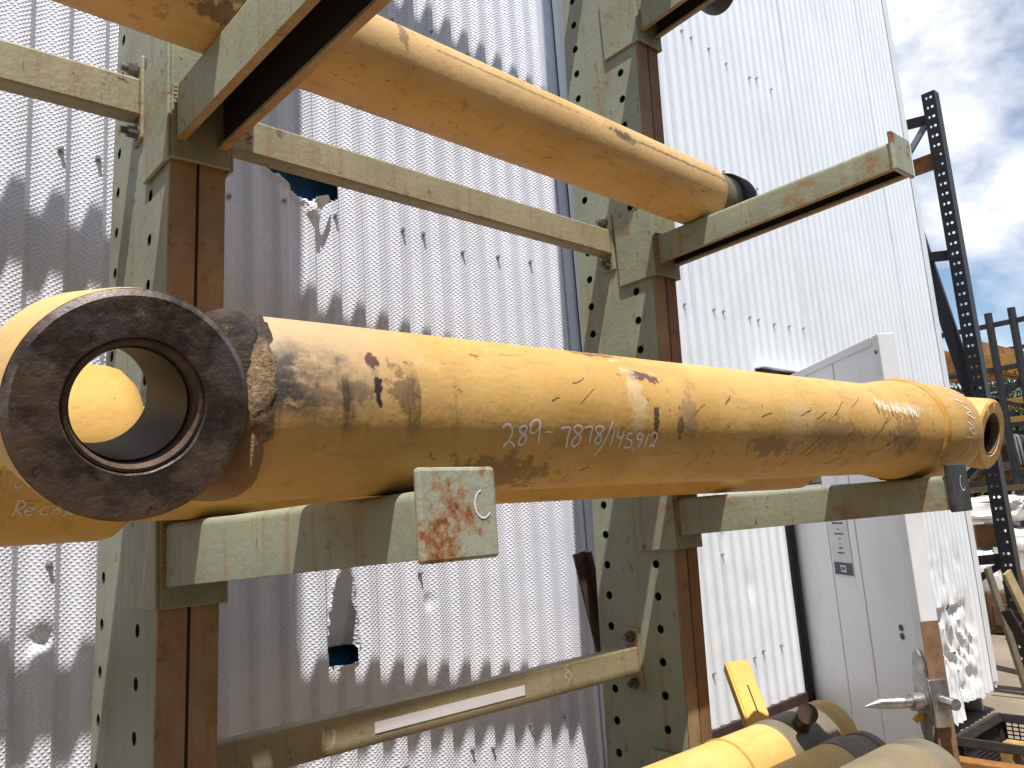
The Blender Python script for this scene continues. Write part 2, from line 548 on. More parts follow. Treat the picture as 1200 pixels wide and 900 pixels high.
# ================================================================ ground
GZ = -0.10
gv, gf = [], []
N = 24
for i in range(N + 1):
    for j in range(N + 1):
        u = (i / N - 0.5) * 2
        v = (j / N - 0.5) * 2
        gv.append((math.copysign(abs(u) ** 3, u) * 1500, math.copysign(abs(v) ** 3, v) * 1500, GZ))
for i in range(N):
    for j in range(N):
        a = i * (N + 1) + j
        gf.append((a, a + N + 1, a + N + 2, a + 1))
ground = raw('ground', gv, gf, M_ground)
ground['kind'] = 'structure'

# ================================================================ corrugated building
WD = Vector((0.99844, 0.05582, 0.0)).normalized()
WN = Vector((-WD.y, WD.x, 0.0))                # into the building
WDIST = 2.2
PITCH, RIB = 0.092, 0.022
W_ORG = WN * WDIST

def wall_pt(s, z, inn=0.0):
    p = W_ORG + WD * s + WN * inn
    return Vector((p.x, p.y, z))

building = thing('corrugated_building', 'white corrugated metal building with torn siding and an open door behind the rack', 'building', wall_pt(3.0, GZ))

def prof_inn(s):
    """depth into the wall of the rib profile at s: 0 at the crest, RIB in the valley"""
    u = s % PITCH
    if u < 0.028:
        return 0.0
    if u < 0.046:
        t = (u - 0.028) / 0.018
        return RIB * (0.5 * t + 0.5 * t * t * (3 - 2 * t))
    if u < 0.070:
        return RIB
    t = 1 - (u - 0.070) / 0.022
    return RIB * (0.5 * t + 0.5 * t * t * (3 - 2 * t))
BREAKS = [0.0, 0.014, 0.028, 0.0325, 0.037, 0.0415, 0.046, 0.058, 0.070, 0.0755, 0.081, 0.0865]

def nz(x, y, z=0.0):
    return mnoise.noise(Vector((x, y, z)))

# tears and dents: functions of (s, z) that return extra depth, or None where the sheet is gone
def tear_low(s, z):
    cs, top, bot = 1.385, 1.515, 1.262
    if bot - 0.003 < z < top:
        t = (top - z) / (top - bot)
        half = 0.028 + 0.032 * t ** 0.7
        c = cs + 0.012 - 0.012 * t
        e = (half - abs(s - c)) / half
        if e > 0:
            side = min(1.0, e * 4.5)
            return 0.085 * t * side
    return 0.0
def gone(s, z):
    # slot under the pushed-in flap
    if 1.335 + 0.006 * nz(s * 60, 3) < s < 1.437 and 1.213 + 0.012 * nz(s * 70, 1) + 0.02 * (s - 1.33) < z < 1.262 + 0.03 * (s - 1.33):
        return True
    # V-shaped tear behind the upper brace
    c = 1.300
    dz = z - 2.672 - 0.008 * nz(s * 50, 7)
    if dz > 0 and z < 2.86:
        if c - dz * 1.5 < s < c + min(dz * 0.5 + 0.002, 0.02) + (0.085 if dz > 0.024 else 0):
            return True
    return False
def crumple(s, z):
    a = 0.0
    if 5.6 < s < 7.0 and 0.0 < z < 1.35:
        w = min(1, (s - 5.6) * 5, (7.0 - s) * 5) * min(1.0, max(0, (1.32 - z) * 4))
        a += w * 0.022 * (nz(s * 3.1, z * 3.3, 4) + 0.7 * abs(nz(s * 9, z * 8, 9)))
        if 0.18 < z < 0.78:
            a += w * 0.075 * abs(nz(s * 5.5 + z * 4, z * 6, 2))
    # knocks low on the left sheet
    for (cs, cz, r, d) in ((0.555, 1.405, 0.035, 0.028), (0.47, 1.325, 0.05, 0.02), (1.72, 1.36, 0.03, 0.006), (3.55, 1.42, 0.04, 0.012), (3.75, 1.2, 0.05, 0.012)):
        q = ((s - cs) ** 2 + ((z - cz) * 0.8) ** 2) / (r * r)
        if q < 1:
            a += d * (1 - q) ** 2
    return a

def z_rows(z0, z1, fine):
    z = z0
    rows = [z0]
    while z < z1 - 1e-6:
        step = 0.16
        for (a, b, st) in fine:
            if a - 1e-6 <= z < b - 1e-6:
                step = min(step, st)
            elif z < a < z + step:
                step = a - z
        z = min(z1, z + step)
        rows.append(z)
    return rows

def make_sheet(s0, s1, z0, z1, fine=(), dense=False, off=0.0, rag=0.0):
    ss = []
    k0 = math.floor(s0 / PITCH) - 1
    for k in range(k0, math.ceil(s1 / PITCH) + 1):
        for b in BREAKS:
            v = k * PITCH + b
            if s0 - 1e-6 <= v <= s1 + 1e-6:
                ss.append(v)
                if dense:
                    ss.append(v + 0.0045)
    ss = sorted(set(round(v, 5) for v in ss + [s0, s1] if s0 <= v <= s1))
    zs = z_rows(z0, z1, fine)
    verts, faces = [], []
    ph = rnd.random() * 50
    for z in zs:
        for s in ss:
            t = tear_low(s, z) if dense else 0.0
            flat = min(1.0, t / 0.012)
            inn = prof_inn(s) * (0.5 if s0 > 2.58 else 1.0) * (1 - flat) + off + t + crumple(s, z) + 0.0016 * nz(s * 2.2 + ph, z * 1.1) + 0.0008 * nz(s * 14, z * 2)
            zz = z
            if rag and z == z0:
                zz = z + rag * (nz(s * 4, 0.3) + 0.6 * nz(s * 17, 5.3))
            if dense and abs(z - 1.21) < 0.016 and 1.335 < s < 1.437:
                inn -= 0.016 * abs(nz(s * 45, 2.0)) * (1 - abs(z - 1.21) / 0.016)
            if dense and 2.60 < z < 2.80:
                # lips of the V tear curl outwards
                dz = z - 2.662
                d = abs(s - (1.300 - max(dz, 0) * 1.5))
                d2 = abs(s - 1.322)
                if dz > -0.03 and d < 0.02:
                    inn -= 0.012 * (1 - d / 0.02)
                if dz > -0.02 and d2 < 0.03:
                    inn -= 0.022 * (1 - d2 / 0.03)
            verts.append(wall_pt(s, zz, inn))
    n = len(ss)
    for i in range(len(zs) - 1):
        for j in range(n - 1):
            if dense and gone((ss[j] + ss[j + 1]) / 2, (zs[i] + zs[i + 1]) / 2):
                continue
            a = i * n + j
            faces.append((a, a + 1, a + n + 1, a + n))
    return verts, faces

Z_TOP = 7.2
SH = PITCH * 10
seams = [-1.84 + SH * k for k in range(11)]       # sheet joints along the wall
DOOR_S0, DOOR_S1, DOOR_TOP = 4.235, 5.52, 2.30
def sheet(s0, s1, z0, z1, k, **kw):
    v, f = make_sheet(s0, s1, z0, z1, off=0.002 * (k % 2), **kw)
    return raw('wall_sheet', v, f, M_siding if s0 < 2.58 else M_siding_smooth, building, auto=40)
fine_t = ((1.15, 1.55, 0.008), (2.62, 2.90, 0.008), (1.55, 1.6, 0.05))
fine_d = ((0.0, 1.6, 0.05),)
fine_c = ((0.0, 1.4, 0.03),)
EDGE_L = 2.545                                   # the left-hand siding stops here, a darker joint follows
k = 0
for a, b in ((-1.84, -0.92), (-0.92, 0.0)):
    sheet(a, b + 0.02, 0.62, Z_TOP, k); k += 1
sheet(0.0, 0.94, 0.62, Z_TOP, k, fine=((1.2, 1.5, 0.02),), dense=False); k += 1
sheet(0.92, 1.86, 0.62, Z_TOP, k, fine=fine_t, dense=True); k += 1
sheet(1.84, EDGE_L, 0.62, Z_TOP, k, fine=((1.2, 1.5, 0.02),)); k += 1
sheet(2.60, 3.52, 0.60, Z_TOP, k); k += 1
sheet(3.50, DOOR_S0 - 0.06, 0.58, Z_TOP, k, fine=fine_d); k += 1
sheet(DOOR_S0 - 0.06, 5.00, DOOR_TOP, Z_TOP, k); k += 1
sheet(4.98, DOOR_S1 + 0.02, DOOR_TOP, Z_TOP, k); k += 1
sheet(DOOR_S1, 6.46, 0.02, Z_TOP, k, fine=fine_c, rag=0.05); k += 1
sheet(6.44, 7.20, 0.10, Z_TOP, k, fine=fine_c, rag=0.05); k += 1

# joint strip between the left and right siding
bm = bmesh.new()
for z0, z1 in ((0.62, Z_TOP),):
    c = [wall_pt(EDGE_L - 0.004, z0, 0.012), wall_pt(2.605, z0, 0.012), wall_pt(2.605, z0, 0.03), wall_pt(EDGE_L - 0.004, z0, 0.03)]
    lo = [bm.verts.new(p) for p in c]
    hi = [bm.verts.new(Vector((p.x, p.y, z1))) for p in c]
    for i in range(4):
        bm.faces.new((lo[i], lo[(i + 1) % 4], hi[(i + 1) % 4], hi[i]))
    bm.faces.new(lo); bm.faces.new(hi)
from_bm('joint_strip', bm, M_bluetrim, building)

def wall_box(bm, s0, s1, i0, i1, z0, z1, bevel=0.0):
    m = Matrix(((WD.x, WN.x, 0, W_ORG.x), (WD.y, WN.y, 0, W_ORG.y), (0, 0, 1, 0), (0, 0, 0, 1)))
    add_box(bm, (s0, i0, z0), (s1, i1, z1), bevel, m)

bm = bmesh.new(); wall_box(bm, -1.84, DOOR_S0 - 0.06, -0.012, 0.10, 0.42, 0.617, 0.004)
from_bm('base_beam', bm, M_brownbeam, building)
bm = bmesh.new(); wall_box(bm, -1.84, DOOR_S0 - 0.06, 0.01, 0.12, GZ, 0.42)
from_bm('footing', bm, plain('footing_concrete', (0.25, 0.24, 0.22), 0.9), building)
# right-hand corner trim, end wall, roof, back wall
bm = bmesh.new(); wall_box(bm, 7.19, 7.235, -0.006, 0.12, 0.12, Z_TOP, 0.004)
wall_box(bm, 7.12, 7.19, -0.010, -0.002, 0.14, Z_TOP)
from_bm('corner_trim', bm, M_trim, building)
bm = bmesh.new(); wall_box(bm, 7.17, 7.20, 0.12, 8.0, GZ, Z_TOP)
from_bm('end_wall', bm, M_siding, building)
bm = bmesh.new(); wall_box(bm, -1.84, 7.17, 8.0, 8.03, GZ, Z_TOP)
from_bm('back_wall', bm, M_brownbeam, building)
bm = bmesh.new(); wall_box(bm, -1.87, -1.84, 0.0, 8.0, GZ, Z_TOP)
from_bm('end_wall', bm, M_siding, building)
bm = bmesh.new(); wall_box(bm, -1.9, 7.25, 0.05, 8.1, Z_TOP, Z_TOP + 0.08)
from_bm('roof', bm, M_trim, building)
# dark jambs and the header with its white drip cap
bm = bmesh.new(); wall_box(bm, DOOR_S0 - 0.058, DOOR_S0 - 0.012, -0.004, 0.12, 0.20, DOOR_TOP, 0.003)
from_bm('door_jamb', bm, M_black, building)
bm = bmesh.new(); wall_box(bm, DOOR_S1 - 0.06, DOOR_S1 + 0.03, 0.025, 0.12, 0.20, DOOR_TOP, 0.003)
from_bm('door_jamb', bm, M_black, building)
bm = bmesh.new(); wall_box(bm, 4.06, 5.60, -0.035, -0.002, DOOR_TOP + 0.01, DOOR_TOP + 0.045, 0.002)
hd = from_bm('door_header', bm, M_brownbeam, building)
bm = bmesh.new(); wall_box(bm, 4.05, 5.61, -0.06, -0.001, DOOR_TOP + 0.047, DOOR_TOP + 0.058, 0.002)
from_bm('drip_cap', bm, M_trim, hd)
bm = bmesh.new(); wall_box(bm, DOOR_S0 - 0.06, DOOR_S1, -0.02, 0.3, GZ, 0.20, 0.005)
from_bm('door_sill', bm, M_brownbeam, building)
# blue sheet hung behind the siding, seen through the tears
bv, bf = [], []
for i in range(13):
    for j in range(25):
        s = 0.95 + 0.9 * i / 12
        z = 0.9 + 2.4 * j / 24
        bv.append(wall_pt(s, z, 0.128 + 0.012 * nz(s * 7, z * 4)))
for i in range(12):
    for j in range(24):
        a = i * 25 + j
        bf.append((a, a + 25, a + 26, a + 1))
raw('blue_lining', bv, bf, M_blue, building, smooth=True)
# curled flap ends at the tears
def flap(pts, th=0.0012):
    vs = [wall_pt(*p) for p in pts] + [wall_pt(p[0], p[1], p[2] + th) for p in pts]
    n = len(pts)
    fs = [tuple(range(n)), tuple(range(2 * n - 1, n - 1, -1))] + [(i, (i + 1) % n, n + (i + 1) % n, n + i) for i in range(n)]
    raw('torn_flap', vs, fs, M_siding, building)
flap([(1.345, 1.202, 0.0), (1.352, 1.214, -0.018), (1.372, 1.217, -0.026), (1.380, 1.209, -0.012), (1.378, 1.196, 0.002)])
flap([(1.390, 1.202, 0.004), (1.396, 1.218, -0.014), (1.412, 1.220, -0.022), (1.420, 1.206, -0.006)])
flap([(1.372, 1.520, -0.001), (1.400, 1.522, -0.001), (1.405, 1.500, -0.022), (1.376, 1.502, -0.024)])
flap([(1.302, 2.664, -0.004), (1.318, 2.690, -0.026), (1.352, 2.702, -0.030), (1.370, 2.694, -0.012), (1.340, 2.656, -0.006)])

# siding screws with washers: one mesh shared by all
bm = bmesh.new()
add_tube(bm, (0, 0, 0), (0, -0.003, 0), 0.0085, 12)
add_tube(bm, (0, -0.003, 0), (0, -0.013, 0), 0.0050, 6)
bmesh.ops.recalc_face_normals(bm, faces=bm.faces[:])
screw_me = bpy.data.meshes.new('screw')
bm.to_mesh(screw_me); bm.free()
screw_me.materials.append(M_screw)
bw_inv = wm_of(building).inverted()
ang_w = math.atan2(WD.y, WD.x)
def screw(s, z):
    s = round((s - 0.064) / PITCH) * PITCH + 0.014       # on a crest
    o = bpy.data.objects.new('screw', screw_me)
    COL.objects.link(o)
    o.parent = building
    o.location = bw_inv @ wall_pt(s, z, -0.001)
    o.rotation_euler = (rnd.uniform(-0.15, 0.15), 0, ang_w + rnd.uniform(-0.2, 0.2))
for zrow in (0.87, 1.75, 2.64, 3.49, 4.25, 5.1):
    for q in range(27):
        s = 0.0 + q * PITCH * 2 + (PITCH if rnd.random() < 0.25 else 0)
        if s > 7.1 or EDGE_L - 0.05 < s < 2.65:
            continue
        if zrow < 2.3 and DOOR_S0 - 0.1 < s < DOOR_S1 + 0.1:
            continue
        if zrow in (1.75, 5.1) and rnd.random() < 0.5:
            continue
        screw(s, zrow + rnd.uniform(-0.02, 0.02))
for s, z in ((1.75, 1.46), (1.55, 0.84), (2.0, 0.85), (1.35, 1.62), (0.63, 1.58), (3.6, 1.38)):
    screw(s, z)

# ---------------------------------------------------------------- the open door (a part of the building)
DH = Vector((4.125, 2.425, 0.0))                     # hinge
DF = Vector((3.40, 1.495, 0.0))                      # free edge
dd = (DF - DH).normalized()
dn = Vector((-dd.y, dd.x, 0.0))                       # towards the doorway side
if dn.x < 0:
    dn = -dn
DM = Matrix(((dd.x, dn.x, 0, DH.x), (dd.y, dn.y, 0, DH.y), (0, 0, 1, 0), (0, 0, 0, 1)))
DWID = (DF - DH).length
DZ0, DZ1 = 0.22, 2.28
bm = bmesh.new(); add_box(bm, (0.0, 0.0, DZ0), (DWID - 0.05, 0.045, DZ1), 0.003, DM)
door = from_bm('door', bm, M_door, building)
bm = bmesh.new(); add_box(bm, (DWID - 0.05, -0.006, DZ0), (DWID + 0.012, 0.066, DZ1 + 0.004), 0.004, DM)
from_bm('edge_channel', bm, M_dooredge, door)
bm = bmesh.new(); add_box(bm, (0.0, -0.008, DZ1 - 0.035), (DWID - 0.051, 0.052, DZ1 + 0.003), 0.003, DM)
from_bm('top_channel', bm, M_dooredge, door)
for u in (0.42, 0.72):
    bm = bmesh.new(); add_box(bm, (u, -0.0035, DZ0 + 0.02), (u + 0.012, 0.0, DZ1 - 0.036), 0.001, DM)
    if u > 0.5:
        from_bm('panel_joint', bm, M_dooredge, door)
    else:
        from_bm('panel_joint', bm, M_dooredge, door)
# notice
def dpt(u, z, out):
    return DM @ Vector((u, -out, z))
NU0, NU1 = 0.455, 0.655
bm = bmesh.new(); add_box(bm, (NU0, -0.003, 1.235), (NU1, -0.0012, 1.60), 0.0, DM)
notice = from_bm('notice', bm, M_paper, door)
bm = bmesh.new(); add_box(bm, (NU0 + 0.004, -0.0042, 1.245), (NU1 - 0.004, -0.0032, 1.303), 0.0, DM)
from_bm('printed_bar', bm, M_ink, door)
bm = bmesh.new(); add_box(bm, (0.53, -0.0052, 1.258), (0.585, -0.0044, 1.290), 0.0, DM)
from_bm('printed_badge', bm, M_paper, door)
bm = bmesh.new()
for i in range(5):
    add_box(bm, (0.537 + i * 0.008, -0.0060, 1.266), (0.542 + i * 0.008, -0.0054, 1.282), 0.0, DM)
from_bm('badge_print', bm, M_ink, door)
bm = bmesh.new()
rr = random.Random(3)
for z, a, b, h in ((1.508, 0.03, 0.16, 0.008), (1.486, 0.04, 0.155, 0.009), (1.458, 0.09, 0.11, 0.006), (1.436, 0.05, 0.15, 0.007), (1.412, 0.09, 0.112, 0.006), (1.390, 0.093, 0.105, 0.006), (1.368, 0.08, 0.125, 0.007), (1.345, 0.06, 0.135, 0.008)):
    u = NU0 + a
    while u < NU0 + b:
        w = rr.uniform(0.004, 0.010)
        add_box(bm, (u, -0.0040, z), (min(u + w, NU0 + b), -0.0032, z + h * rr.uniform(0.7, 1.0)), 0.0, DM)
        u += w + 0.0022
from_bm('printed_lines', bm, M_ink, door)['kind'] = 'stuff'
# worn brown plate, lock and lever at the free edge
bm = bmesh.new(); add_box(bm, (DWID + 0.0125, -0.0105, 0.40), (DWID + 0.0155, 0.064, 1.10), 0.001, DM)
add_box(bm, (DWID - 0.075, -0.0105, 0.52), (DWID + 0.0125, -0.0065, 0.72), 0.001, DM)
from_bm('brown_plate', bm, M_woodkick, door)
bm = bmesh.new()
NP = 18
ring = []
for i in range(NP):
    a = 2 * math.pi * i / NP
    ring.append((DWID - 0.035 + 0.055 * math.cos(a), 0.80 + 0.19 * math.sin(a)))
v0 = [bm.verts.new(DM @ Vector((u, -0.012, z))) for u, z in ring]
v1 = [bm.verts.new(DM @ Vector((u, -0.022, z))) for u, z in ring]
bm.faces.new(v0); bm.faces.new(v1)
for i in range(NP):
    bm.faces.new((v0[i], v0[(i + 1) % NP], v1[(i + 1) % NP], v1[i]))
from_bm('lock_plate', bm, M_steel, door)
bm = bmesh.new()
c = DM @ Vector((DWID - 0.03, -0.02, 0.79))
out = DM.to_3x3() @ Vector((0, -1, 0))
add_tube(bm, c, c + out * 0.05, 0.034, 16)
add_tube(bm, c + out * 0.05, c + out * 0.085, 0.020, 16)
e = c + out * 0.08
add_tube(bm, e, e + Vector((dd.x, dd.y, 0)) * -0.02 + out * 0.08, 0.023, 16)
e2 = e + Vector((dd.x, dd.y, 0)) * -0.02 + out * 0.08
add_tube(bm, e2, e2 + out * 0.07 + Vector((0, 0, -0.008)), 0.022, 16, 0.004)
from_bm('handle', bm, M_steel, door, auto=40)
bm = bmesh.new()
c2 = DM @ Vector((DWID + 0.006, 0.0, 0.79))
add_box(bm, (DWID + 0.013, -0.02, 0.70), (DWID + 0.035, 0.05, 0.88), 0.006, DM)
add_tube(bm, DM @ Vector((DWID + 0.035, 0.02, 0.80)), DM @ Vector((DWID + 0.11, 0.03, 0.80)), 0.022, 14)
from_bm('lock_case', bm, M_steel, door, auto=40)
bm = bmesh.new(); add_tube(bm, DM @ Vector((DWID - 0.045, -0.03, 0.735)), DM @ Vector((DWID - 0.045, -0.06, 0.715)), 0.013, 10)
from_bm('lock_tag', bm, M_yellow_new, door)
for z in (1.02, 1.055):
    bm = bmesh.new(); add_tube(bm, dpt(DWID - 0.16, z, 0.0), dpt(DWID - 0.16, z, 0.006), 0.013, 12)
    from_bm('bolt', bm, M_ink, door)
bm = bmesh.new(); add_tube(bm, dpt(DWID - 0.02, 2.21, 0.004), dpt(DWID - 0.02, 2.21, 0.011), 0.009, 10)
from_bm('bolt', bm, M_bolt, door)
for z in (0.55, 1.25, 1.98):
    bm = bmesh.new(); add_tube(bm, (DH.x - 0.01, DH.y - 0.03, z), (DH.x - 0.01, DH.y - 0.03, z + 0.11), 0.011, 10)
    from_bm('hinge', bm, M_dooredge, door)

# ================================================================ unseen shed added behind the camera to cut fill light
shed = thing('fill_blocker_shed', 'added unseen brown shed across the aisle that blocks fill light', 'shed', (2.0, -4.5, GZ))
bm = bmesh.new(); add_box(bm, (-9.0, -7.0, GZ), (13.0, -3.0, 4.4), 0.01)
from_bm('blocker_wall', bm, M_brownbeam, shed)
bm = bmesh.new(); add_box(bm, (-9.2, -7.2, 4.4), (13.2, -2.8, 4.5), 0.01)
from_bm('blocker_roof', bm, M_brownbeam, shed)
for k in range(5):
    bm = bmesh.new(); add_box(bm, (-7.5 + k * 4.2, -2.995, GZ + 0.01), (-4.9 + k * 4.2, -2.95, 3.0), 0.01)
    from_bm('blocker_door', bm, M_blacksteel, shed)

# ================================================================ cantilever rack
LX, LY = 0.0154, -0.021                               # the uprights lean a little
def lean(v):
    return Vector((v[0] + LX * (v[2] - 1.75), v[1] + LY * (v[2] - 1.75), v[2]))
rack = thing('cantilever_rack', 'sage green steel cantilever rack with rust and rows of bolt holes', 'storage rack', (1.3, 1.8, GZ))
C_TOP = 5.6

def column(x0, x1, y0, y1, rows, zph):
    bm = bmesh.new()
    pitch, hr = 0.1, 0.0135
    zs0 = GZ
    hw = 0.032
    cuts = [y0 + 0.009]
    for r in rows:
        cuts += [r - hw, r + hw]
    cuts.append(y1)
    zc0 = zph - math.floor((zph - zs0) / pitch) * pitch + pitch
    nz_ = int((C_TOP - zc0) / pitch) - 1
    zlo, zhi = zc0 - pitch / 2, zc0 - pitch / 2 + nz_ * pitch
    def V(y, z, x=x0):
        return bm.verts.new(lean((x, y, z)))
    def quad(ya, yb, za, zb, x=x0):
        bm.faces.new((V(ya, za, x), V(yb, za, x), V(yb, zb, x), V(ya, zb, x)))
    for i in range(len(cuts) - 1):
        ya, yb = cuts[i], cuts[i + 1]
        if i % 2 == 1:
            r = rows[i // 2]
            quad(ya, yb, zs0, zlo)
            quad(ya, yb, zhi, C_TOP)
            for j in range(nz_):
                zc = zc0 + j * pitch
                bpts = []
                for (ya_, za_, yb_, zb_) in ((-1, -1, 1, -1), (1, -1, 1, 1), (1, 1, -1, 1), (-1, 1, -1, -1)):
                    for t in range(4):
                        u = t / 4
                        bpts.append((ya_ + (yb_ - ya_) * u, za_ + (zb_ - za_) * u))
                outer, inner, deep = [], [], []
                for (a, b) in bpts:
                    yy, zz = a * hw, b * pitch / 2
                    an = math.atan2(b, a)
                    outer.append(V(r + yy, zc + zz))
                    inner.append(V(r + hr * math.cos(an), zc + hr * math.sin(an)))
                    deep.append(V(r + hr * math.cos(an), zc + hr * math.sin(an), x0 + 0.008))
                for q in range(16):
                    q2 = (q + 1) % 16
                    bm.faces.new((outer[q], outer[q2], inner[q2], inner[q]))
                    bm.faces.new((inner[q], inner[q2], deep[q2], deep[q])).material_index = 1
        else:
            for j in range(8):
                za = zs0 + (C_TOP - zs0) * j / 8
                quad(ya, yb, za, zs0 + (C_TOP - zs0) * (j + 1) / 8)
    # far web, back, caps
    quad(y0 + 0.009, y1, zs0, C_TOP, x1)
    def plate(a, b, c, d):
        bm.faces.new([bm.verts.new(lean(p)) for p in (a, b, c, d)])
    plate((x0, y1, zs0), (x1, y1, zs0), (x1, y1, C_TOP), (x0, y1, C_TOP))
    plate((x0, y0 + .009, C_TOP), (x1, y0 + .009, C_TOP), (x1, y1, C_TOP), (x0, y1, C_TOP))
    me = bpy.data.meshes.new('column')
    bm.to_mesh(me); bm.free()
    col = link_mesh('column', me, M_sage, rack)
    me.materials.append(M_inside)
    xm = (x0 + x1) / 2
    for (a, b, mt) in ((x0 - 0.001, xm - 0.003, M_flange), (xm + 0.003, x1 + 0.001, M_flange2 if x0 > 1 else M_flange)):
        bm = bmesh.new()
        add_box(bm, (a, y0, GZ), (b, y0 + 0.008, C_TOP), 0.0025)
        for v in bm.verts:
            v.co = lean(v.co)
        from_bm('front_flange', bm, mt, col)
    bm = bmesh.new()
    add_box(bm, (xm - 0.003, y0 + 0.004, GZ), (xm + 0.003, y0 + 0.008, C_TOP))
    for v in bm.verts:
        v.co = lean(v.co)
    from_bm('flange_seam', bm, M_inside, col)
    bm = bmesh.new()
    add_box(bm, (x0 - 0.06, y0 - 0.06, GZ + 0.001), (x1 + 0.06, y1 + 0.06, GZ + 0.02), 0.003)
    from_bm('base_foot', bm, M_sage, col)
    return col

COLS = {'near': (0.505, 0.618, 1.60, 2.03, (1.724, 1.98), 1.444),
        'far': (2.060, 2.168, 1.615, 1.965, (1.700, 1.910), 1.439),
        'left': (-1.05, -0.937, 1.60, 2.03, (1.724, 1.98), 1.444)}
for kx in COLS.values():
    column(*kx)

def arm(ckey, zb0, zb1, zt, y_end, x_end, plate_hi, chalk=None, pmat=None):
    """inverted channel arm: zb0 bottom at the column, zb1 at the tip, zt the top"""
    x0, x1, y0 = COLS[ckey][0], COLS[ckey][1], COLS[ckey][2]
    zm = (zb0 + zt) / 2
    sh = LX * (zm - 1.75)
    ysh = LY * (zm - 1.75)
    xa, xb = x0 + sh + 0.004, x1 + sh - 0.004
    w = (xb - xa)
    yr = y0 + ysh - 0.012
    y_tip = y_end + 0.012
    T = 0.007
    rad = 0.014
    def section(y, xl, zb, zt_):
        xr = xl + w
        ot, it = [], []
        ot.append((xl, zb))
        for k in range(5):
            a = math.pi - k * math.pi / 8
            ot.append((xl + rad + rad * math.cos(a), zt_ - rad + rad * math.sin(a)))
        for k in range(5):
            a = math.pi / 2 - k * math.pi / 8
            ot.append((xr - rad + rad * math.cos(a), zt_ - rad + rad * math.sin(a)))
        ot.append((xr, zb))
        lip = 0.018
        ot += [(xr - lip, zb), (xr - lip, zb + T), (xr - T, zb + T), (xr - T, zt_ - T), (xl + T, zt_ - T), (xl + T, zb + T), (xl + lip, zb + T), (xl + lip, zb)]
        return [Vector((x, y, z)) for x, z in ot]
    bm = bmesh.new()
    NS = 7
    rings = []
    for i in range(NS):
        t = i / (NS - 1)
        y = yr + (y_tip - yr) * t
        xl = xa + (x_end - xa) * t
        rings.append([bm.verts.new(p) for p in section(y, xl, zb0 + (zb1 - zb0) * t, zt + 0.0008 * math.sin(i * 2.1))])
    n = len(rings[0])
    for i in range(NS - 1):
        for j in range(n):
            bm.faces.new((rings[i][j], rings[i][(j + 1) % n], rings[i + 1][(j + 1) % n], rings[i + 1][j]))
    bm.faces.new(rings[0]); bm.faces.new(rings[-1])
    for f in bm.faces:
        f.material_index = 0
    bm.faces.ensure_lookup_table()
    for i in range(NS - 1):
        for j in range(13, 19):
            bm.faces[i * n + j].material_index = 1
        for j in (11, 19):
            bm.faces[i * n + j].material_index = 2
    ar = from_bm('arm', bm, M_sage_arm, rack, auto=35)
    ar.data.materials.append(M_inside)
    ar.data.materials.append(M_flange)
    # end plate that stands up as a stop
    bm = bmesh.new()
    add_box(bm, (x_end - 0.006, y_end - 0.0, zb1 - 0.006), (x_end + w + 0.006, y_end + 0.012, plate_hi), 0.0045)
    ep = from_bm('end_plate', bm, pmat or M_plate, ar)
    if chalk:
        bm = bmesh.new()
        cx, cz, rr_ = chalk
        pts = [Vector((cx + rr_ * 0.75 * math.cos(a), y_end - 0.0008, cz + rr_ * math.sin(a))) for a in [math.radians(100 + 22 * k) for k in range(11)]]
        ribbon(bm, pts, [Vector((0, -1, 0))] * len(pts), 0.0022)
        from_bm('chalk_mark', bm, M_chalk, ar)
    # saddle bracket round the front of the column
    bm = bmesh.new()
    zl, zh = zb0 - 0.042, zt + 0.10
    yb = y0 + ysh + 0.150
    add_box(bm, (x0 + sh - 0.012, yr + 0.001, zl), (x0 + sh - 0.003, yb, zh), 0.003)
    add_box(bm, (x1 + sh + 0.003, yr + 0.001, zl), (x1 + sh + 0.012, yb, zh), 0.003)
    add_box(bm, (x0 + sh - 0.004, yr - 0.002, zl + 0.002), (x1 + sh + 0.004, yr + 0.009, zh - 0.002), 0.002)
    from_bm('saddle_bracket', bm, M_sage_arm, ar)
    # weld round the root
    for (p, q) in (((xa - 0.001, zb0), (xa - 0.001, zt - 0.01)), ((xb + 0.001, zb0), (xb + 0.001, zt - 0.01))):
        bm = bmesh.new()
        for k in range(14):
            z = p[1] + (q[1] - p[1]) * k / 13
            m = Matrix.Translation((p[0], yr - 0.004, z)) @ Matrix.Diagonal((rnd.uniform(0.003, 0.006), rnd.uniform(0.003, 0.006), 0.007, 1))
            bmesh.ops.create_icosphere(bm, subdivisions=1, radius=1.0, matrix=m)
        from_bm('weld_bead', bm, M_flange, ar, smooth=True)
    return ar

M_greasy = plain('greasy_plate', (0.055, 0.055, 0.05), 0.45, 0, 0.6, 22, 0.001)
arm('near', 1.528, 1.566, 1.646, 0.785, 0.540, 1.672, (0.628, 1.626, 0.017))
arm('near', 2.417, 2.408, 2.540, 0.790, 0.535, 2.560)
arm('near', 0.665, 0.700, 0.775, 0.790, 0.510, 0.800)
arm('far', 1.525, 1.558, 1.640, 0.785, 2.062, 1.668, (2.125, 1.62, 0.018), M_greasy)
arm('far', 2.412, 2.432, 2.508, 0.795, 2.068, 2.534)
arm('far', 0.665, 0.700, 0.775, 0.790, 2.062, 0.800)
arm('far', 3.255, 3.285, 3.375, 0.800, 2.080, 3.400)

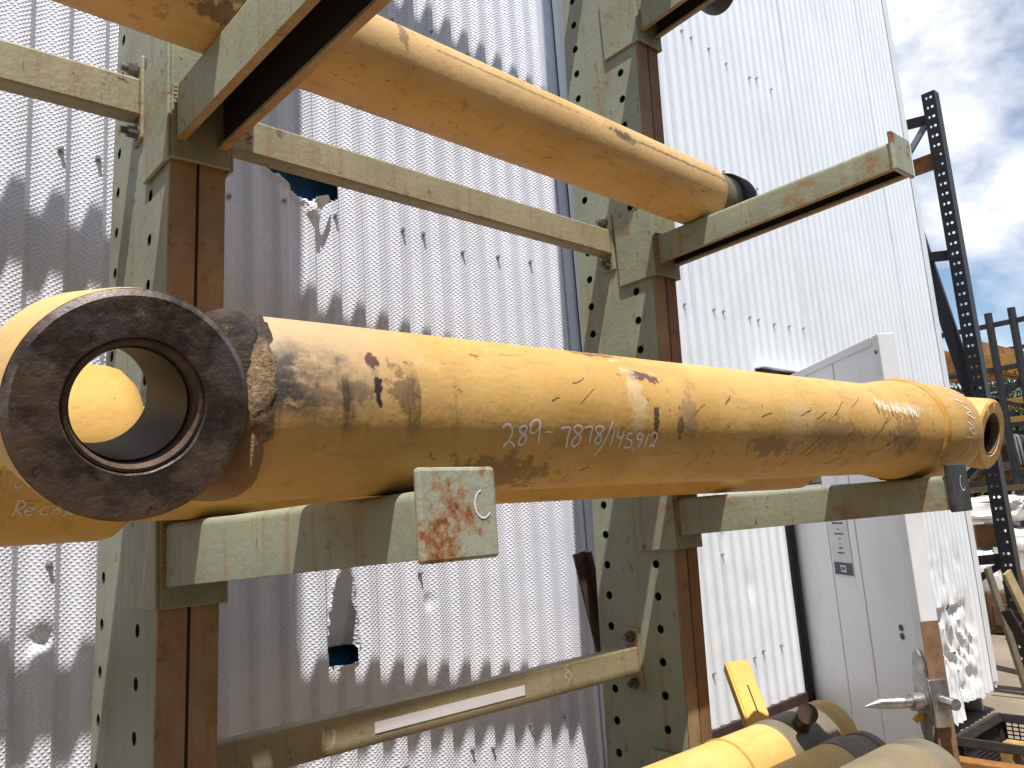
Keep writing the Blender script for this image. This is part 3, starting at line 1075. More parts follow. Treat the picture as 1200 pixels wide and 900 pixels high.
def brace(xa, xb, y, z0, z1, marks=False, dep=0.05, tilt=0.0):
    bm = bmesh.new()
    add_box(bm, (xa + 0.008, y - dep / 2, z0), (xb - 0.008, y + dep / 2, z1), 0.006)
    for v in bm.verts:
        v.co.z += tilt * (1 - 2 * (v.co.x - xa) / (xb - xa))
    b = from_bm('brace', bm, M_sage_brace, rack)
    for x, sgn in ((xa, 1), (xb, -1)):
        bm = bmesh.new()
        add_box(bm, (min(x, x + sgn * 0.009), y - 0.032, z0 - 0.055 + sgn * tilt), (max(x, x + sgn * 0.009), y + 0.032, z1 + 0.055 + sgn * tilt), 0.004)
        from_bm('end_flange', bm, M_sage_brace, b)
        for zz in (z0 - 0.03 + sgn * tilt, z1 + 0.03 + sgn * tilt):
            bm = bmesh.new()
            add_tube(bm, (x + sgn * 0.008, y, zz), (x + sgn * 0.012, y, zz), 0.019, 16)
            add_tube(bm, (x + sgn * 0.012, y, zz), (x + sgn * 0.030, y, zz), 0.0150, 6)
            add_tube(bm, (x + sgn * 0.030, y, zz), (x + sgn * 0.044, y, zz), 0.008, 10)
            from_bm('bolt', bm, M_bolt, b)
    if marks:
        bm = bmesh.new()
        add_box(bm, (1.065, y - dep / 2 - 0.0016, z0 + 0.026), (1.55, y - dep / 2 - 0.0004, z0 + 0.052))
        from_bm('tape_strip', bm, M_paper, b)
        bm = bmesh.new()
        for st in (((1.72, .03), (1.735, .045), (1.725, .06), (1.71, .05), (1.73, .035)), ((1.73, .062), (1.712, .07), (1.728, .08)), ((0.93, .06), (0.925, .02), (0.94, .02)), ((0.955, .06), (0.95, .02)), ((0.96, .055), (0.955, .025))):
            pts = [Vector((p[0], y - dep / 2 - 0.0007, z0 + p[1])) for p in smooth_line([(a, b_, 0) for a, b_ in st], 3)]
            ribbon(bm, pts, [Vector((0, -1, 0))] * len(pts), 0.002)
        from_bm('chalk_mark', bm, M_chalk_warm, b)
    return b
def colx(key, side, z):
    return COLS[key][side] + LX * (z - 1.75)
for zc, h, mk in ((1.140, 0.085, True), (2.560, 0.092, False), (3.78, 0.09, False), (5.2, 0.09, False)):
    y = 1.815 + LY * (zc - 1.75)
    brace(colx('near', 1, zc), colx('far', 0, zc), y, zc - h / 2, zc + h / 2, mk, tilt=0.02 if zc > 2 else 0.0)
for zc, h in ((1.140, 0.085), (2.600, 0.092), (3.80, 0.09), (5.2, 0.09)):
    y = 1.815 + LY * (zc - 1.75)
    if zc > 1.2:
        brace(colx('left', 1, zc), colx('near', 0, zc), y, zc - h / 2, zc + h / 2)

# ================================================================ hydraulic cylinders
def cyl_frame(p, q):
    """matrix3 with local X from p to q, local Z up"""
    x = (Vector(q) - Vector(p)).normalized()
    y = Vector((0, 0, 1)).cross(x).normalized()
    z = x.cross(y)
    return Matrix(((x.x, y.x, z.x), (x.y, y.y, z.y), (x.z, y.z, z.z)))

def chalk_on(name, strokes, r, x_off, width, mat, parent, sub=4):
    bm = bmesh.new()
    for st in strokes:
        pts, nr = [], []
        for p in smooth_line([(a, b, 0) for a, b in st], sub):
            n_ = Vector((0, -math.cos(p.y), math.sin(p.y)))
            pts.append(Vector((p.x - x_off, 0, 0)) + n_ * (r + 0.0007))
            nr.append(n_)
        ribbon(bm, pts, nr, width)
    me = bpy.data.meshes.new(name)
    bm.to_mesh(me); bm.free()
    return link_mesh(name, me, mat, parent, world=False)

def part(name, bm, mat, parent, auto=40):
    return from_bm(name, bm, mat, parent, world=False, auto=auto)

def weld_ring(x, r, t, mat, parent, amp=0.25, name='weld_bead', seg=72, squash=1.0, tilt=0.0):
    bm = bmesh.new()
    prof = [(x + t * squash * math.cos(a), r + t * math.sin(a)) for a in [2 * math.pi * k / 8 for k in range(8)]]
    add_lathe(bm, prof, seg=seg, loop=True, wob=lambda tt, a, rr_: t * amp * (nz(a * 9, tt * 60, x * 7) + 0.5 * nz(a * 27, tt * 130, 3)))
    if tilt:
        for v in bm.verts:
            v.co.x += tilt * v.co.z
            if v.co.z < -0.035:
                f = 1 - min(0.16, (-0.035 - v.co.z) * 2.6)
                v.co.y *= f
                v.co.z *= f
                v.co.x += 0.012 * min(1.0, (-0.03 - v.co.z) * 20)
    return part(name, bm, mat, parent, auto=60)

def eye_ring(c, yf, yb, ro, ri, parent, face_mat, side_mat, seg=72, roll=14.0):
    """a pin eye with its bore along Y; c = (x, z) local centre"""
    o = (c[0], 0, c[1])
    RM = Matrix.Translation(o) @ Matrix.Rotation(math.radians(roll), 4, 'X') @ Matrix.Translation((-c[0], 0, -c[1]))
    def part(name, bm, mat, parent, auto=40):
        bmesh.ops.transform(bm, matrix=RM, verts=bm.verts[:])
        return from_bm(name, bm, mat, parent, world=False, auto=auto)
    bm = bmesh.new()
    add_lathe(bm, [(yf + 0.006, ro), (yf + 0.02, ro + 0.001), (yb - 0.006, ro), (yb, ro - 0.006), (yb, ri + 0.006), (yb - 0.006, ri), (yf + 0.02, ri + 0.002), (yf + 0.02, ro - 0.006)], o, 'Y', seg, loop=True)
    body = part('eye', bm, side_mat, parent)
    bm = bmesh.new()
    add_lathe(bm, [(yf + 0.0205, ro - 0.0005), (yf + 0.0055, ro - 0.0005), (yf, ro - 0.007), (yf, ri + 0.0105), (yf + 0.003, ri + 0.0080), (yf + 0.0205, ri + 0.0080)], o, 'Y', seg, loop=True,
              wob=lambda t, a, r_: 0.0007 * nz(a * 5, t * 20))
    part('eye_face', bm, face_mat, body)
    bm = bmesh.new()
    add_lathe(bm, [(yf + 0.002, ri + 0.0076), (yf + 0.0015, ri + 0.0045), (yf + 0.006, ri + 0.001), (yf + 0.022, ri + 0.001), (yf + 0.022, ri + 0.0076)], o, 'Y', seg, loop=True)
    part('bore_lip', bm, M_lip, body)
    bm = bmesh.new()
    add_lathe(bm, [(yf + 0.0225, ri + 0.0012), (yb - 0.004, ri + 0.0012), (yb - 0.004, ri - 0.0015), (yf + 0.0225, ri - 0.0015)], o, 'Y', seg, loop=True)
    part('bushing', bm, M_bore, body)
    return body

def neck(secs, mat, parent, name='neck', seg=40):
    """secs: (x, half_y, half_z, exponent, zc)"""
    bm = bmesh.new()
    rings = []
    for (x, hy, hz, ex, zc, yc) in secs:
        ring = []
        for k in range(seg):
            a = 2 * math.pi * k / seg
            c, s = math.cos(a), math.sin(a)
            ring.append(bm.verts.new((x + 0.002 * nz(a * 3, x * 30), yc + math.copysign(abs(c) ** (2 / ex), c) * hy, zc + math.copysign(abs(s) ** (2 / ex), s) * hz)))
        rings.append(ring)
    for i in range(len(rings) - 1):
        for k in range(seg):
            k2 = (k + 1) % seg
            bm.faces.new((rings[i][k], rings[i][k2], rings[i + 1][k2], rings[i + 1][k]))
    bm.faces.new(rings[0]); bm.faces.new(rings[-1])
    return part(name, bm, mat, parent)

# ---- the big one in front
P0, P1 = Vector((0.30, 0.917, 1.7555)), Vector((2.0, 0.922, 1.767))
X0 = 0.30
big = thing('hydraulic_cylinder', 'large worn yellow hydraulic cylinder in front with chalk number 289-7878/145912', 'hydraulic cylinder', P0, 'hydraulic cylinders on the rack', cyl_frame(P0, P1))

def scorch(m):
    x = m.axis(0)
    z = m.axis(2)
    n1 = m.noise(11, 7, 0.7)
    n2 = m.noise(34, 6, 0.75, m.mapping((0.7, 1, 1.4)))
    # soot and baked grease next to the eye, fading along the barrel
    e = m.math('ADD', x, m.math('MULTIPLY', m.math('SUBTRACT', n1, 0.5), 0.30))
    zz = m.math('ADD', z, m.math('MULTIPLY', m.math('SUBTRACT', n1, 0.5), 0.07))
    pale = m.math('MULTIPLY', m.ramp(e, 0.12, 0.34, 1.0, 0.0), m.ramp(zz, -0.05, 0.02))
    m.over(pale, (0.50, 0.35, 0.215), 0.75)
    a = m.math('MULTIPLY', m.ramp(e, 0.10, 0.21, 1.0, 0.0), m.math('MULTIPLY', m.ramp(zz, -0.045, -0.005), m.ramp(zz, 0.085, 0.035)))
    m.over(m.math('MULTIPLY', a, m.ramp(n2, 0.30, 0.52)), (0.030, 0.026, 0.025), 0.95)
    m.over(m.math('MULTIPLY', a, m.ramp(n2, 0.56, 0.68)), (0.34, 0.27, 0.20), 0.8)
    vst = m.mapping((34, 10, 5))
    st = m.math('MULTIPLY', m.ramp(m.noise(1.0, 5, 0.65, vst), 0.52, 0.66), m.math('MULTIPLY', m.ramp(e, 0.20, 0.40, 1.0, 0.0), m.math('MULTIPLY', m.ramp(zz, -0.06, -0.02), m.ramp(zz, 0.06, 0.02))))
    m.over(st, (0.04, 0.032, 0.028), 0.85)
    for c, r, colr, am in (((0.235, -0.10, 0.008), (0.018, 0.2, 0.028), (0.06, 0.045, 0.035), 0.6),
                           ((0.175, -0.10, 0.006), (0.022, 0.2, 0.014), (0.055, 0.04, 0.03), 0.5),
                           ((0.195, -0.09, 0.045), (0.009, 0.1, 0.009), (0.10, 0.045, 0.028), 1.0),
                           ((0.200, -0.1, 0.012), (0.005, 0.1, 0.018), (0.03, 0.018, 0.015), 1.0),
                           ((0.700, -0.08, 0.058), (0.040, 0.1, 0.0095), (0.14, 0.062, 0.040), 1.0),
                           ((0.64, -0.05, 0.098), (0.05, 0.06, 0.006), (0.19, 0.075, 0.045), 0.9),
                           ((0.672, -0.1, 0.020), (0.017, 0.1, 0.06), (0.70, 0.55, 0.33), 0.55),
                           ((0.712, -0.1, -0.012), (0.007, 0.1, 0.02), (0.05, 0.03, 0.02), 0.9),
                           ((0.80, -0.1, -0.01), (0.022, 0.1, 0.04), (0.30, 0.20, 0.11), 0.6),
                           ((0.775, -0.1, -0.02), (0.008, 0.1, 0.022), (0.08, 0.05, 0.03), 0.7),
                           ((0.41, -0.1, -0.095), (0.10, 0.1, 0.025), (0.06, 0.035, 0.018), 0.55),
                           ((1.15, -0.1, -0.01), (0.05, 0.1, 0.045), (0.62, 0.46, 0.25), 0.5),
                           ((1.30, -0.1, -0.03), (0.10, 0.1, 0.03), (0.24, 0.15, 0.07), 0.55),
                           ((1.62, -0.1, -0.03), (0.07, 0.1, 0.035), (0.22, 0.14, 0.07), 0.6),
                           ((1.06, -0.1, -0.055), (0.07, 0.1, 0.018), (0.16, 0.10, 0.05), 0.6),
                           ((1.66, -0.1, 0.035), (0.07, 0.1, 0.016), (0.72, 0.62, 0.52), 0.35)):
        m.over(m.blob(c, r, 0.22, 0.95, 55), colr, am)
M_big = yellow_paint('worn_yellow_front', (0.64, 0.39, 0.12), (0.55, 0.315, 0.082), 0.75, 0.4, 0.45, scorch, 0.0, 0.65)

bm = bmesh.new()
prof = [(0.055, 0.104), (0.062, 0.1095), (0.10, 0.110)] + [(0.10 + 1.5 * k / 30, 0.110) for k in range(1, 31)] + [(1.63, 0.1105), (1.68, 0.116), (1.73, 0.1225), (1.78, 0.1260), (1.815, 0.1265)]
add_lathe(bm, prof, seg=96, wob=lambda t, a, r_: 0.0006 * nz(t * 5, a * 2))
barrel = part('barrel', bm, M_big, big, 50)
M_big_head = yellow_paint('worn_yellow_head', (0.66, 0.385, 0.12), (0.50, 0.29, 0.09), 0.5, 0.8, 0.55, None, 4.0, 0.6)
bm = bmesh.new()
add_lathe(bm, [(1.822, 0.1265), (1.832, 0.1305), (2.02, 0.129), (2.06, 0.126), (2.085, 0.118), (2.10, 0.10)], seg=96)
part('head', bm, M_big_head, big, 30)
M_weld_y = yellow_paint('painted_weld', (0.60, 0.33, 0.06), (0.42, 0.21, 0.04), 0.4, 0.2, 0.8, None, 9.0, 0.1)
weld_ring(1.819, 0.1275, 0.0065, M_weld_y, big)
weld_ring(1.819, 0.1235, 0.012, M_weld_y, big, 0.3, squash=1.3)
# near eye, its neck and the sandy weld
eye_ring((-0.071, 0.008), -0.119, 0.040, 0.1115, 0.0560, big, M_eye, yellow_paint('worn_yellow_eye', (0.68, 0.45, 0.18), (0.58, 0.36, 0.13), 0.5, 0.4, 0.5, None, 2.0, 0.6))
neck([(-0.007, 0.052, 0.090, 6, -0.006, -0.018), (0.010, 0.056, 0.098, 6, -0.004, -0.018), (0.032, 0.072, 0.104, 6, -0.002, -0.016), (0.050, 0.088, 0.105, 4, -0.003, -0.014), (0.066, 0.101, 0.104, 2.6, 0.0, 0.0)], M_crust, big)
weld_ring(0.060, 0.101, 0.0135, M_weld, big, 0.5, squash=1.3, tilt=0.10)
# far eye
eye_ring((2.235, 0.004), -0.090, 0.085, 0.100, 0.052, big, M_big_head, M_big_head)
neck([(2.08, 0.10, 0.112, 2.4, 0.0, 0.0), (2.115, 0.084, 0.102, 3.2, 0.002, 0.0), (2.150, 0.074, 0.096, 4, 0.004, 0.0), (2.178, 0.070, 0.090, 5, 0.004, 0.0)], M_big_head, big)
chalk_on('chalk_number', NUM, 0.110, X0, 0.0032, M_chalk, big)
rr = random.Random(5)
scr = []
for i in range(16):
    x = 1.83 + 0.20 * i / 16 + rr.uniform(-0.004, 0.004)
    h = 0.42 - 0.12 * i / 16
    scr.append([(x + rr.uniform(-.01, .01), h + rr.uniform(-.03, .10)), (x + rr.uniform(-.004, .01), h - 0.06), (x + 0.006, h - 0.14 + rr.uniform(-.05, .05)), (x + rr.uniform(0, .016), h - 0.02)])
chalk_on('chalk_scribble', [[(a - 0.045, b - 0.03) for a, b in s] for s in scr], 0.1165, X0, 0.0024, M_chalk, big, 3)
chalk_on('chalk_scribble', [[(2.24, .75), (2.26, .62), (2.25, .5)], [(2.23, .55), (2.28, .48)], [(2.25, .4), (2.29, .28), (2.26, .22), (2.30, .12)], [(2.25, .05), (2.28, -.06), (2.25, -.1), (2.29, -.2)], [(2.26, -.3), (2.27, -.5), (2.25, -.6), (2.24, -.8)], [(2.23, -.25), (2.29, -.27)]], 0.1302, X0, 0.0024, M_chalk, big, 4)

M_scrape = plain('scrape_brown', (0.22, 0.125, 0.055), 0.8, 0, 0.5, 120)
rr = random.Random(21)
for k in range(24):
    x = rr.choice((rr.uniform(1.15, 2.05), rr.uniform(0.75, 2.05)))
    th = rr.uniform(-0.95, 0.35)
    ln = rr.uniform(0.012, 0.060) * (1.3 if x > 1.4 else 1.0)
    sl = rr.uniform(2.0, 7.0)
    pts = [(x + ln * t, th + ln * sl * t + rr.uniform(-0.012, 0.012)) for t in (0, 0.3, 0.55, 0.8, 1.0)]
    chalk_on('scrape_mark', [pts], 0.1099 if x < 1.9 else 0.113, X0, rr.uniform(0.0008, 0.0020), M_scrape, big, 3)

# ---- the one right behind it
Q0 = Vector((-0.35, 1.488, 1.747))
second = thing('hydraulic_cylinder', 'yellow hydraulic cylinder lying behind the front one, chalked Recon at its left end', 'hydraulic cylinder', Q0, 'hydraulic cylinders on the rack', cyl_frame(Q0, Q0 + Vector((1, 0, 0.0))))
def rusty_end(m):
    m.over(m.blob((0.53, -0.13, -0.06), (0.02, 0.1, 0.05), 0.3, 0.8, 40), (0.07, 0.03, 0.018), 0.95)
M_second = yellow_paint('worn_yellow_second', (0.66, 0.40, 0.10), (0.60, 0.33, 0.07), 0.5, 0.5, 0.35, rusty_end, 6.0, 0.5)
bm = bmesh.new()
add_lathe(bm, [(0.70, 0.09), (0.745, 0.0998), (2.92, 0.0998), (2.925, 0.094)], seg=80)
part('barrel', bm, M_second, second, 35)
bm = bmesh.new()
add_lathe(bm, [(0.0, 0.12), (0.012, 0.148), (0.715, 0.148), (0.735, 0.143), (0.755, 0.125), (0.765, 0.10)], (0, 0, 0.020), seg=80)
part('collar', bm, M_second, second, 35)
bm = bmesh.new()
add_lathe(bm, [(2.926, 0.055), (2.96, 0.055), (2.96, 0.050)], seg=40)
part('gland', bm, M_olive, second, 35)
bm = bmesh.new()
add_box(bm, (2.93, -0.05, -0.088), (3.02, 0.05, -0.03), 0.006)
part('port_block', bm, M_olive, second, None)
cw = chalk_on('chalk_writing', REC, 0.148, -0.35, 0.0032, M_chalk_warm, second)
cw.data.transform(Matrix.Translation((0, 0, 0.020)))

# ---- the upper one
U0, U1 = Vector((-0.30, 1.392, 2.6575)), Vector((2.1, 1.449, 2.6105))
upper = thing('hydraulic_cylinder', 'long yellow hydraulic cylinder on the upper arms with black ringed right end', 'hydraulic cylinder', U0, 'hydraulic cylinders on the rack', cyl_frame(U0, U1))
def scuffs_and_shadow(m):
    for c, r, colr, am in (((0.86, -0.09, -0.01), (0.035, 0.1, 0.05), (0.12, 0.07, 0.035), 0.7),
                           ((0.93, -0.09, 0.045), (0.05, 0.1, 0.03), (0.15, 0.11, 0.07), 0.55),
                           ((0.84, -0.06, -0.07), (0.06, 0.1, 0.015), (0.09, 0.03, 0.015), 0.8),
                           ((1.22, -0.08, 0.035), (0.012, 0.1, 0.035), (0.13, 0.09, 0.05), 0.7),
                           ((1.95, -0.09, 0.02), (0.05, 0.1, 0.012), (0.06, 0.045, 0.03), 0.85),
                           ((1.98, -0.09, -0.055), (0.06, 0.1, 0.012), (0.68, 0.48, 0.22), 0.5),
                           ((1.55, -0.09, 0.03), (0.25, 0.1, 0.004), (0.10, 0.07, 0.04), 0.6),  # thin shadow stripe along the barrel, painted into the colour
                           ((2.2, -0.09, 0.02), (0.30, 0.1, 0.005), (0.10, 0.07, 0.04), 0.7)):
        m.over(m.blob(c, r, 0.3, 0.9, 50), colr, am)
M_upper = yellow_paint('worn_yellow_upper', (0.63, 0.405, 0.165), (0.55, 0.335, 0.12), 0.6, 0.7, 0.5, scuffs_and_shadow, 3.3, 0.4)
bm = bmesh.new()
add_lathe(bm, [(0.0, 0.085), (0.01, 0.1015)] + [(0.01 + 2.42 * k / 20, 0.1015) for k in range(1, 21)] + [(2.45, 0.100), (2.465, 0.096), (2.47, 0.094)], seg=88)
part('barrel', bm, M_upper, upper, 35)
bm = bmesh.new()
add_lathe(bm, [(2.47, 0.0935), (2.56, 0.093), (2.56, 0.08)], seg=64)
part('collar', bm, M_olive, upper, 35)
bm = bmesh.new()
add_lathe(bm, [(2.56, 0.06), (2.56, 0.103), (2.57, 0.107), (2.625, 0.107), (2.635, 0.102), (2.635, 0.05), (2.58, 0.05), (2.58, 0.06)], seg=64, loop=True)
part('end_ring', bm, M_dark_rub, upper, 35)

# ---- stub of a black roller on the topmost arm
R0 = Vector((1.88, 1.45, 3.378 + 0.07))
roller = thing('black_roller', 'black scuffed steel roller end on the topmost arm at the top edge', 'roller', R0, None, cyl_frame(R0, R0 + Vector((1, 0, 0))))
bm = bmesh.new()
add_lathe(bm, [(0.0, 0.05), (0.0, 0.064), (0.01, 0.07), (0.53, 0.07), (0.545, 0.066), (0.545, 0.045), (0.52, 0.045), (0.52, 0.012), (0.02, 0.012), (0.02, 0.05)], seg=56, loop=True)
part('shell', bm, plain('scuffed_black', (0.03, 0.027, 0.025), 0.6, 0, 0.6, 40, 0.003), roller, 35)

# ---- three cylinders on the lowest arms
M_khaki_shade = yellow_paint('shaded_khaki_yellow', (0.24, 0.185, 0.10), (0.19, 0.15, 0.085), 0.3, 0.3, 0.4, None, 14.0, 0.3)  # shade on the nearest low cylinder is painted in as this dull tone
def low_cylinder(x0, y, z, r, x1, label, mats, end, fit):
    p = Vector((x0, y, z))
    o = thing('hydraulic_cylinder', label, 'hydraulic cylinder', p, 'hydraulic cylinders on the rack', cyl_frame(p, p + Vector((1, 0, 0))))
    ln = x1 - x0
    xb = fit['band'] - x0
    bm = bmesh.new()
    add_lathe(bm, [(0, r * 0.9), (0.01, r), (xb, r)], seg=80)
    part('barrel', bm, mats[0], o, 35)
    weld_ring(fit['weld'] - x0, r, 0.004, mats[1] if mats[0] is M_khaki_shade else M_weld_y, o, 0.3)
    bm = bmesh.new()
    add_lathe(bm, [(xb + 0.0005, r * 1.0 - 0.0005), (xb + 0.004, r * 1.03), (ln - 0.10, r * 1.03), (ln - 0.095, r * 0.99)], seg=80)
    part('gland', bm, mats[1], o, 35)
    bm = bmesh.new()
    if end == 'rim':
        add_lathe(bm, [(ln - 0.0945, r * 0.95), (ln - 0.06, r * 0.95), (ln - 0.05, r * 1.02), (ln - 0.035, r * 1.02), (ln - 0.03, r * 0.98), (ln - 0.02, r * 1.02), (ln, r * 1.02), (ln, r * 0.72), (ln - 0.07, r * 0.66), (ln - 0.0945, r * 0.66)], seg=80, loop=True)
        part('rim', bm, mats[2], o, 35)
    else:
        add_lathe(bm, [(ln - 0.0945, r * 0.9), (ln - 0.03, r * 0.9), (ln - 0.025, r * 0.95), (ln, r * 0.95), (ln, r * 0.6)], seg=80)
        part('end_cap', bm, mats[2], o, 35)
    return o
M_lowA = yellow_paint('pale_yellow_low', (0.70, 0.46, 0.14), (0.62, 0.39, 0.11), 0.25, 0.3, 0.2, None, 12.0, 0.5)
lowA = low_cylinder(0.9, 1.43, 0.8755, 0.10, 2.48, 'pale yellow hydraulic cylinder on the lowest arms, nearest the wall, with port fitting', (M_lowA, M_olive, M_lowA), 'rim', {'band': 2.13, 'weld': 1.93})  # olive gland band stands in for shade cast on this barrel
bm = bmesh.new()
add_tube(bm, (1.33, -0.055, 0.075), (1.33, -0.085, 0.125), 0.026, 16)
add_tube(bm, (1.33, -0.080, 0.118), (1.275, -0.120, 0.135), 0.024, 16)
add_tube(bm, (1.275, -0.120, 0.135), (1.265, -0.127, 0.138), 0.028, 16)
part('port_fitting', bm, plain('port_steel', (0.12, 0.075, 0.05), 0.4, 0.5, 0.4, 30), lowA, 40)
lowB = low_cylinder(0.9, 1.217, 0.8655, 0.09, 2.30, 'pale yellow hydraulic cylinder on the lowest arms, between two others', (M_lowA, M_olive, M_olive), 'cap', {'band': 2.12, 'weld': 1.6})
lowC = low_cylinder(0.9, 1.0, 0.8855, 0.11, 2.17, 'shade-toned khaki hydraulic cylinder on the lowest arms, nearest the camera', (M_khaki_shade, M_khaki_shade, M_olive), 'cap', {'band': 1.80, 'weld': 1.95})

# ---- yellow bracket standing behind the lowest cylinders
bk = thing('yellow_bracket', 'bright yellow slotted steel plate standing behind the lowest cylinders', 'bracket', (2.58, 1.72, 0.775))
bdir = Vector((0.107, 0.140, 0.170)).normalized()
bwid = Vector((0.757, -0.649, 0.0))
bwid = (bwid - bdir * bwid.dot(bdir)).normalized()
bnor = bwid.cross(bdir)
if bnor.y > 0:
    bnor = -bnor
bo = Vector((2.644, 1.712, 0.606))
T0 = Matrix(((bwid.x, bnor.x, bdir.x, bo.x), (bwid.y, bnor.y, bdir.y, bo.y), (bwid.z, bnor.z, bdir.z, bo.z), (0, 0, 0, 1)))
bm = bmesh.new()
add_box(bm, (-0.044, -0.008, 0.0), (0.044, 0.008, 0.545), 0.003, T0)
from_bm('plate', bm, M_yellow_new, bk)
bm = bmesh.new()
add_box(bm, (-0.053, -0.040, 0.0), (-0.0445, 0.010, 0.54), 0.002, T0)
from_bm('side_rib', bm, M_yellow_new, bk)
bm = bmesh.new()
add_box(bm, (0.002, 0.0075, 0.31), (0.007, 0.0095, 0.43), 0.0, T0)
from_bm('slot', bm, M_inside, bk)

# ---- dark steel bar leaning on the wall behind the far column
bm = bmesh.new()
add_bar(bm, (2.168, 2.16, 1.475), (2.42, 2.05, GZ), 0.060, 0.012, (0, 1, 0), 0.002)
add_bar(bm, (2.196, 2.148, 1.475), (2.448, 2.038, GZ), 0.012, 0.045, (0, 1, 0), 0.002)
lb = from_bm('steel_angle', bm, M_brownbeam)
tag(lb, 'dark brown steel angle leaning on the wall behind the far upright', 'steel bar')

# ================================================================ black pallet rack behind the building's corner
pr = thing('pallet_rack', 'tall black pallet rack frame with punched posts beyond the building corner', 'storage rack', (8.5, 3.4, GZ))
def punched_post(x0, x1, y0, y1, top):
    """C-shaped post whose web (facing -x) is punched with pairs of holes"""
    bm = bmesh.new()
    w = y1 - y0
    pitch, hr = 0.105, 0.0135
    rows = [y0 + w * 0.32, y0 + w * 0.68]
    hw = w * 0.16
    cuts = [y0, rows[0] - hw, rows[0] + hw, rows[1] - hw, rows[1] + hw, y1]
    n = int((top - GZ) / pitch) - 1
    zlo = top - n * pitch - 0.01
    def V(y, z, x=x0):
        return bm.verts.new((x, y, z))
    for i in range(5):
        ya, yb = cuts[i], cuts[i + 1]
        if i in (1, 3):
            r = rows[i // 2]
            for (za, zb) in ((GZ, zlo), (top - 0.01, top)):
                bm.faces.new((V(ya, za), V(yb, za), V(yb, zb), V(ya, zb)))
            for j in range(n):
                zc = zlo + (j + 0.5) * pitch
                outer, inner = [], []
                for (a0, b0, a1, b1) in ((-1, -1, 1, -1), (1, -1, 1, 1), (1, 1, -1, 1), (-1, 1, -1, -1)):
                    for t in range(3):
                        a, b = a0 + (a1 - a0) * t / 3, b0 + (b1 - b0) * t / 3
                        outer.append(V(r + a * hw, zc + b * pitch / 2))
                        an = math.atan2(b, a)
                        inner.append(V(r + hr * math.cos(an), zc + hr * math.sin(an)))
                for q in range(12):
                    bm.faces.new((outer[q], outer[(q + 1) % 12], inner[(q + 1) % 12], inner[q]))
        else:
            bm.faces.new((V(ya, GZ), V(yb, GZ), V(yb, top), V(ya, top)))
    for y in (y0, y1):
        bm.faces.new((V(y, GZ, x0), V(y, GZ, x1), V(y, top, x1), V(y, top, x0)))
    me = bpy.data.meshes.new('post')
    bm.to_mesh(me); bm.free()
    return link_mesh('post', me, M_black, pr)
punched_post(8.5, 8.62, 2.795, 2.925, 5.68)
punched_post(8.5, 8.62, 4.05, 4.18, 5.68)
def pbar(p, q, w, h, mat=M_black, name='lattice_bar', parent=None, up=(1, 0, 0)):
    bm = bmesh.new()
    add_bar(bm, p, q, w, h, up, 0.004)
    return from_bm(name, bm, mat, parent or pr)
pbar((8.56, 2.93, 5.42), (8.56, 4.05, 5.60), 0.10, 0.05)
pbar((8.57, 2.93, 5.40), (8.57, 4.05, 4.15), 0.06, 0.04, plain('grey_blue_paint', (0.22, 0.25, 0.30), 0.5))
pbar((8.56, 2.93, 3.95), (8.56, 4.05, 4.15), 0.10, 0.05)
pbar((8.58, 2.93, 2.40), (8.58, 3.30, 4.9), 0.13, 0.05)
pbar((8.57, 2.93, 2.3), (8.57, 4.05, 1.9), 0.06, 0.04)
pbar((8.57, 2.93, 1.9), (8.57, 4.05, 0.9), 0.06, 0.04)
pbar((8.56, 2.93, 0.95), (8.56, 4.05, 0.85), 0.09, 0.05)
pbar((8.57, 2.93, 0.90), (8.57, 4.05, 0.20), 0.06, 0.04)
for zz, th in ((4.92, 0.17), (1.05, 0.22)):
    for x in (8.64, 9.9):
        bm = bmesh.new()
        add_box(bm, (x, 2.90 if x < 9 else 3.7, zz), (x + 0.055, 6.0, zz + th), 0.005)
        from_bm('beam', bm, M_orange, pr)
# ================================================================ yard: farther racks loaded with machine parts
M_yardsteel = plain('yard_black_pipe', (0.028, 0.028, 0.032), 0.5, 0, 0.4, 8)
M_gold = plain('yard_gold', (0.50, 0.27, 0.05), 0.6, 0, 0.45, 3)
M_gold2 = plain('yard_orange', (0.36, 0.17, 0.04), 0.65, 0, 0.45, 4)
M_brown = plain('yard_brown', (0.13, 0.07, 0.035), 0.8, 0, 0.45, 4)
M_greyp = plain('yard_grey', (0.33, 0.31, 0.29), 0.7, 0, 0.35, 3)
M_whitep = plain('yard_white', (0.72, 0.70, 0.67), 0.7, 0, 0.15, 3)
yr_ = thing('yard_rack', 'black pipe-framed storage rack in the yard beyond the punched post', 'storage rack', (14.0, 4.2, GZ))
for x in (13.0, 15.6, 18.2):
    for y, top in ((4.07, 4.15), (3.76, 4.16), (3.2, 4.16), (2.5, 4.2)):
        bm = bmesh.new()
        add_tube(bm, (x, y, GZ), (x, y, top + (x - 13) * 0.02), 0.055, 10)
        from_bm('post', bm, M_yardsteel, yr_, auto=50)
for x in (13.0, 15.6, 18.2):
    for z in (3.93, 3.28, 2.45, 1.65, 0.85):
        bm = bmesh.new()
        add_box(bm, (x - 0.03, 2.0, z), (x + 0.03, 5.3, z + 0.07), 0.004)
        from_bm('rail', bm, M_yardsteel, yr_)
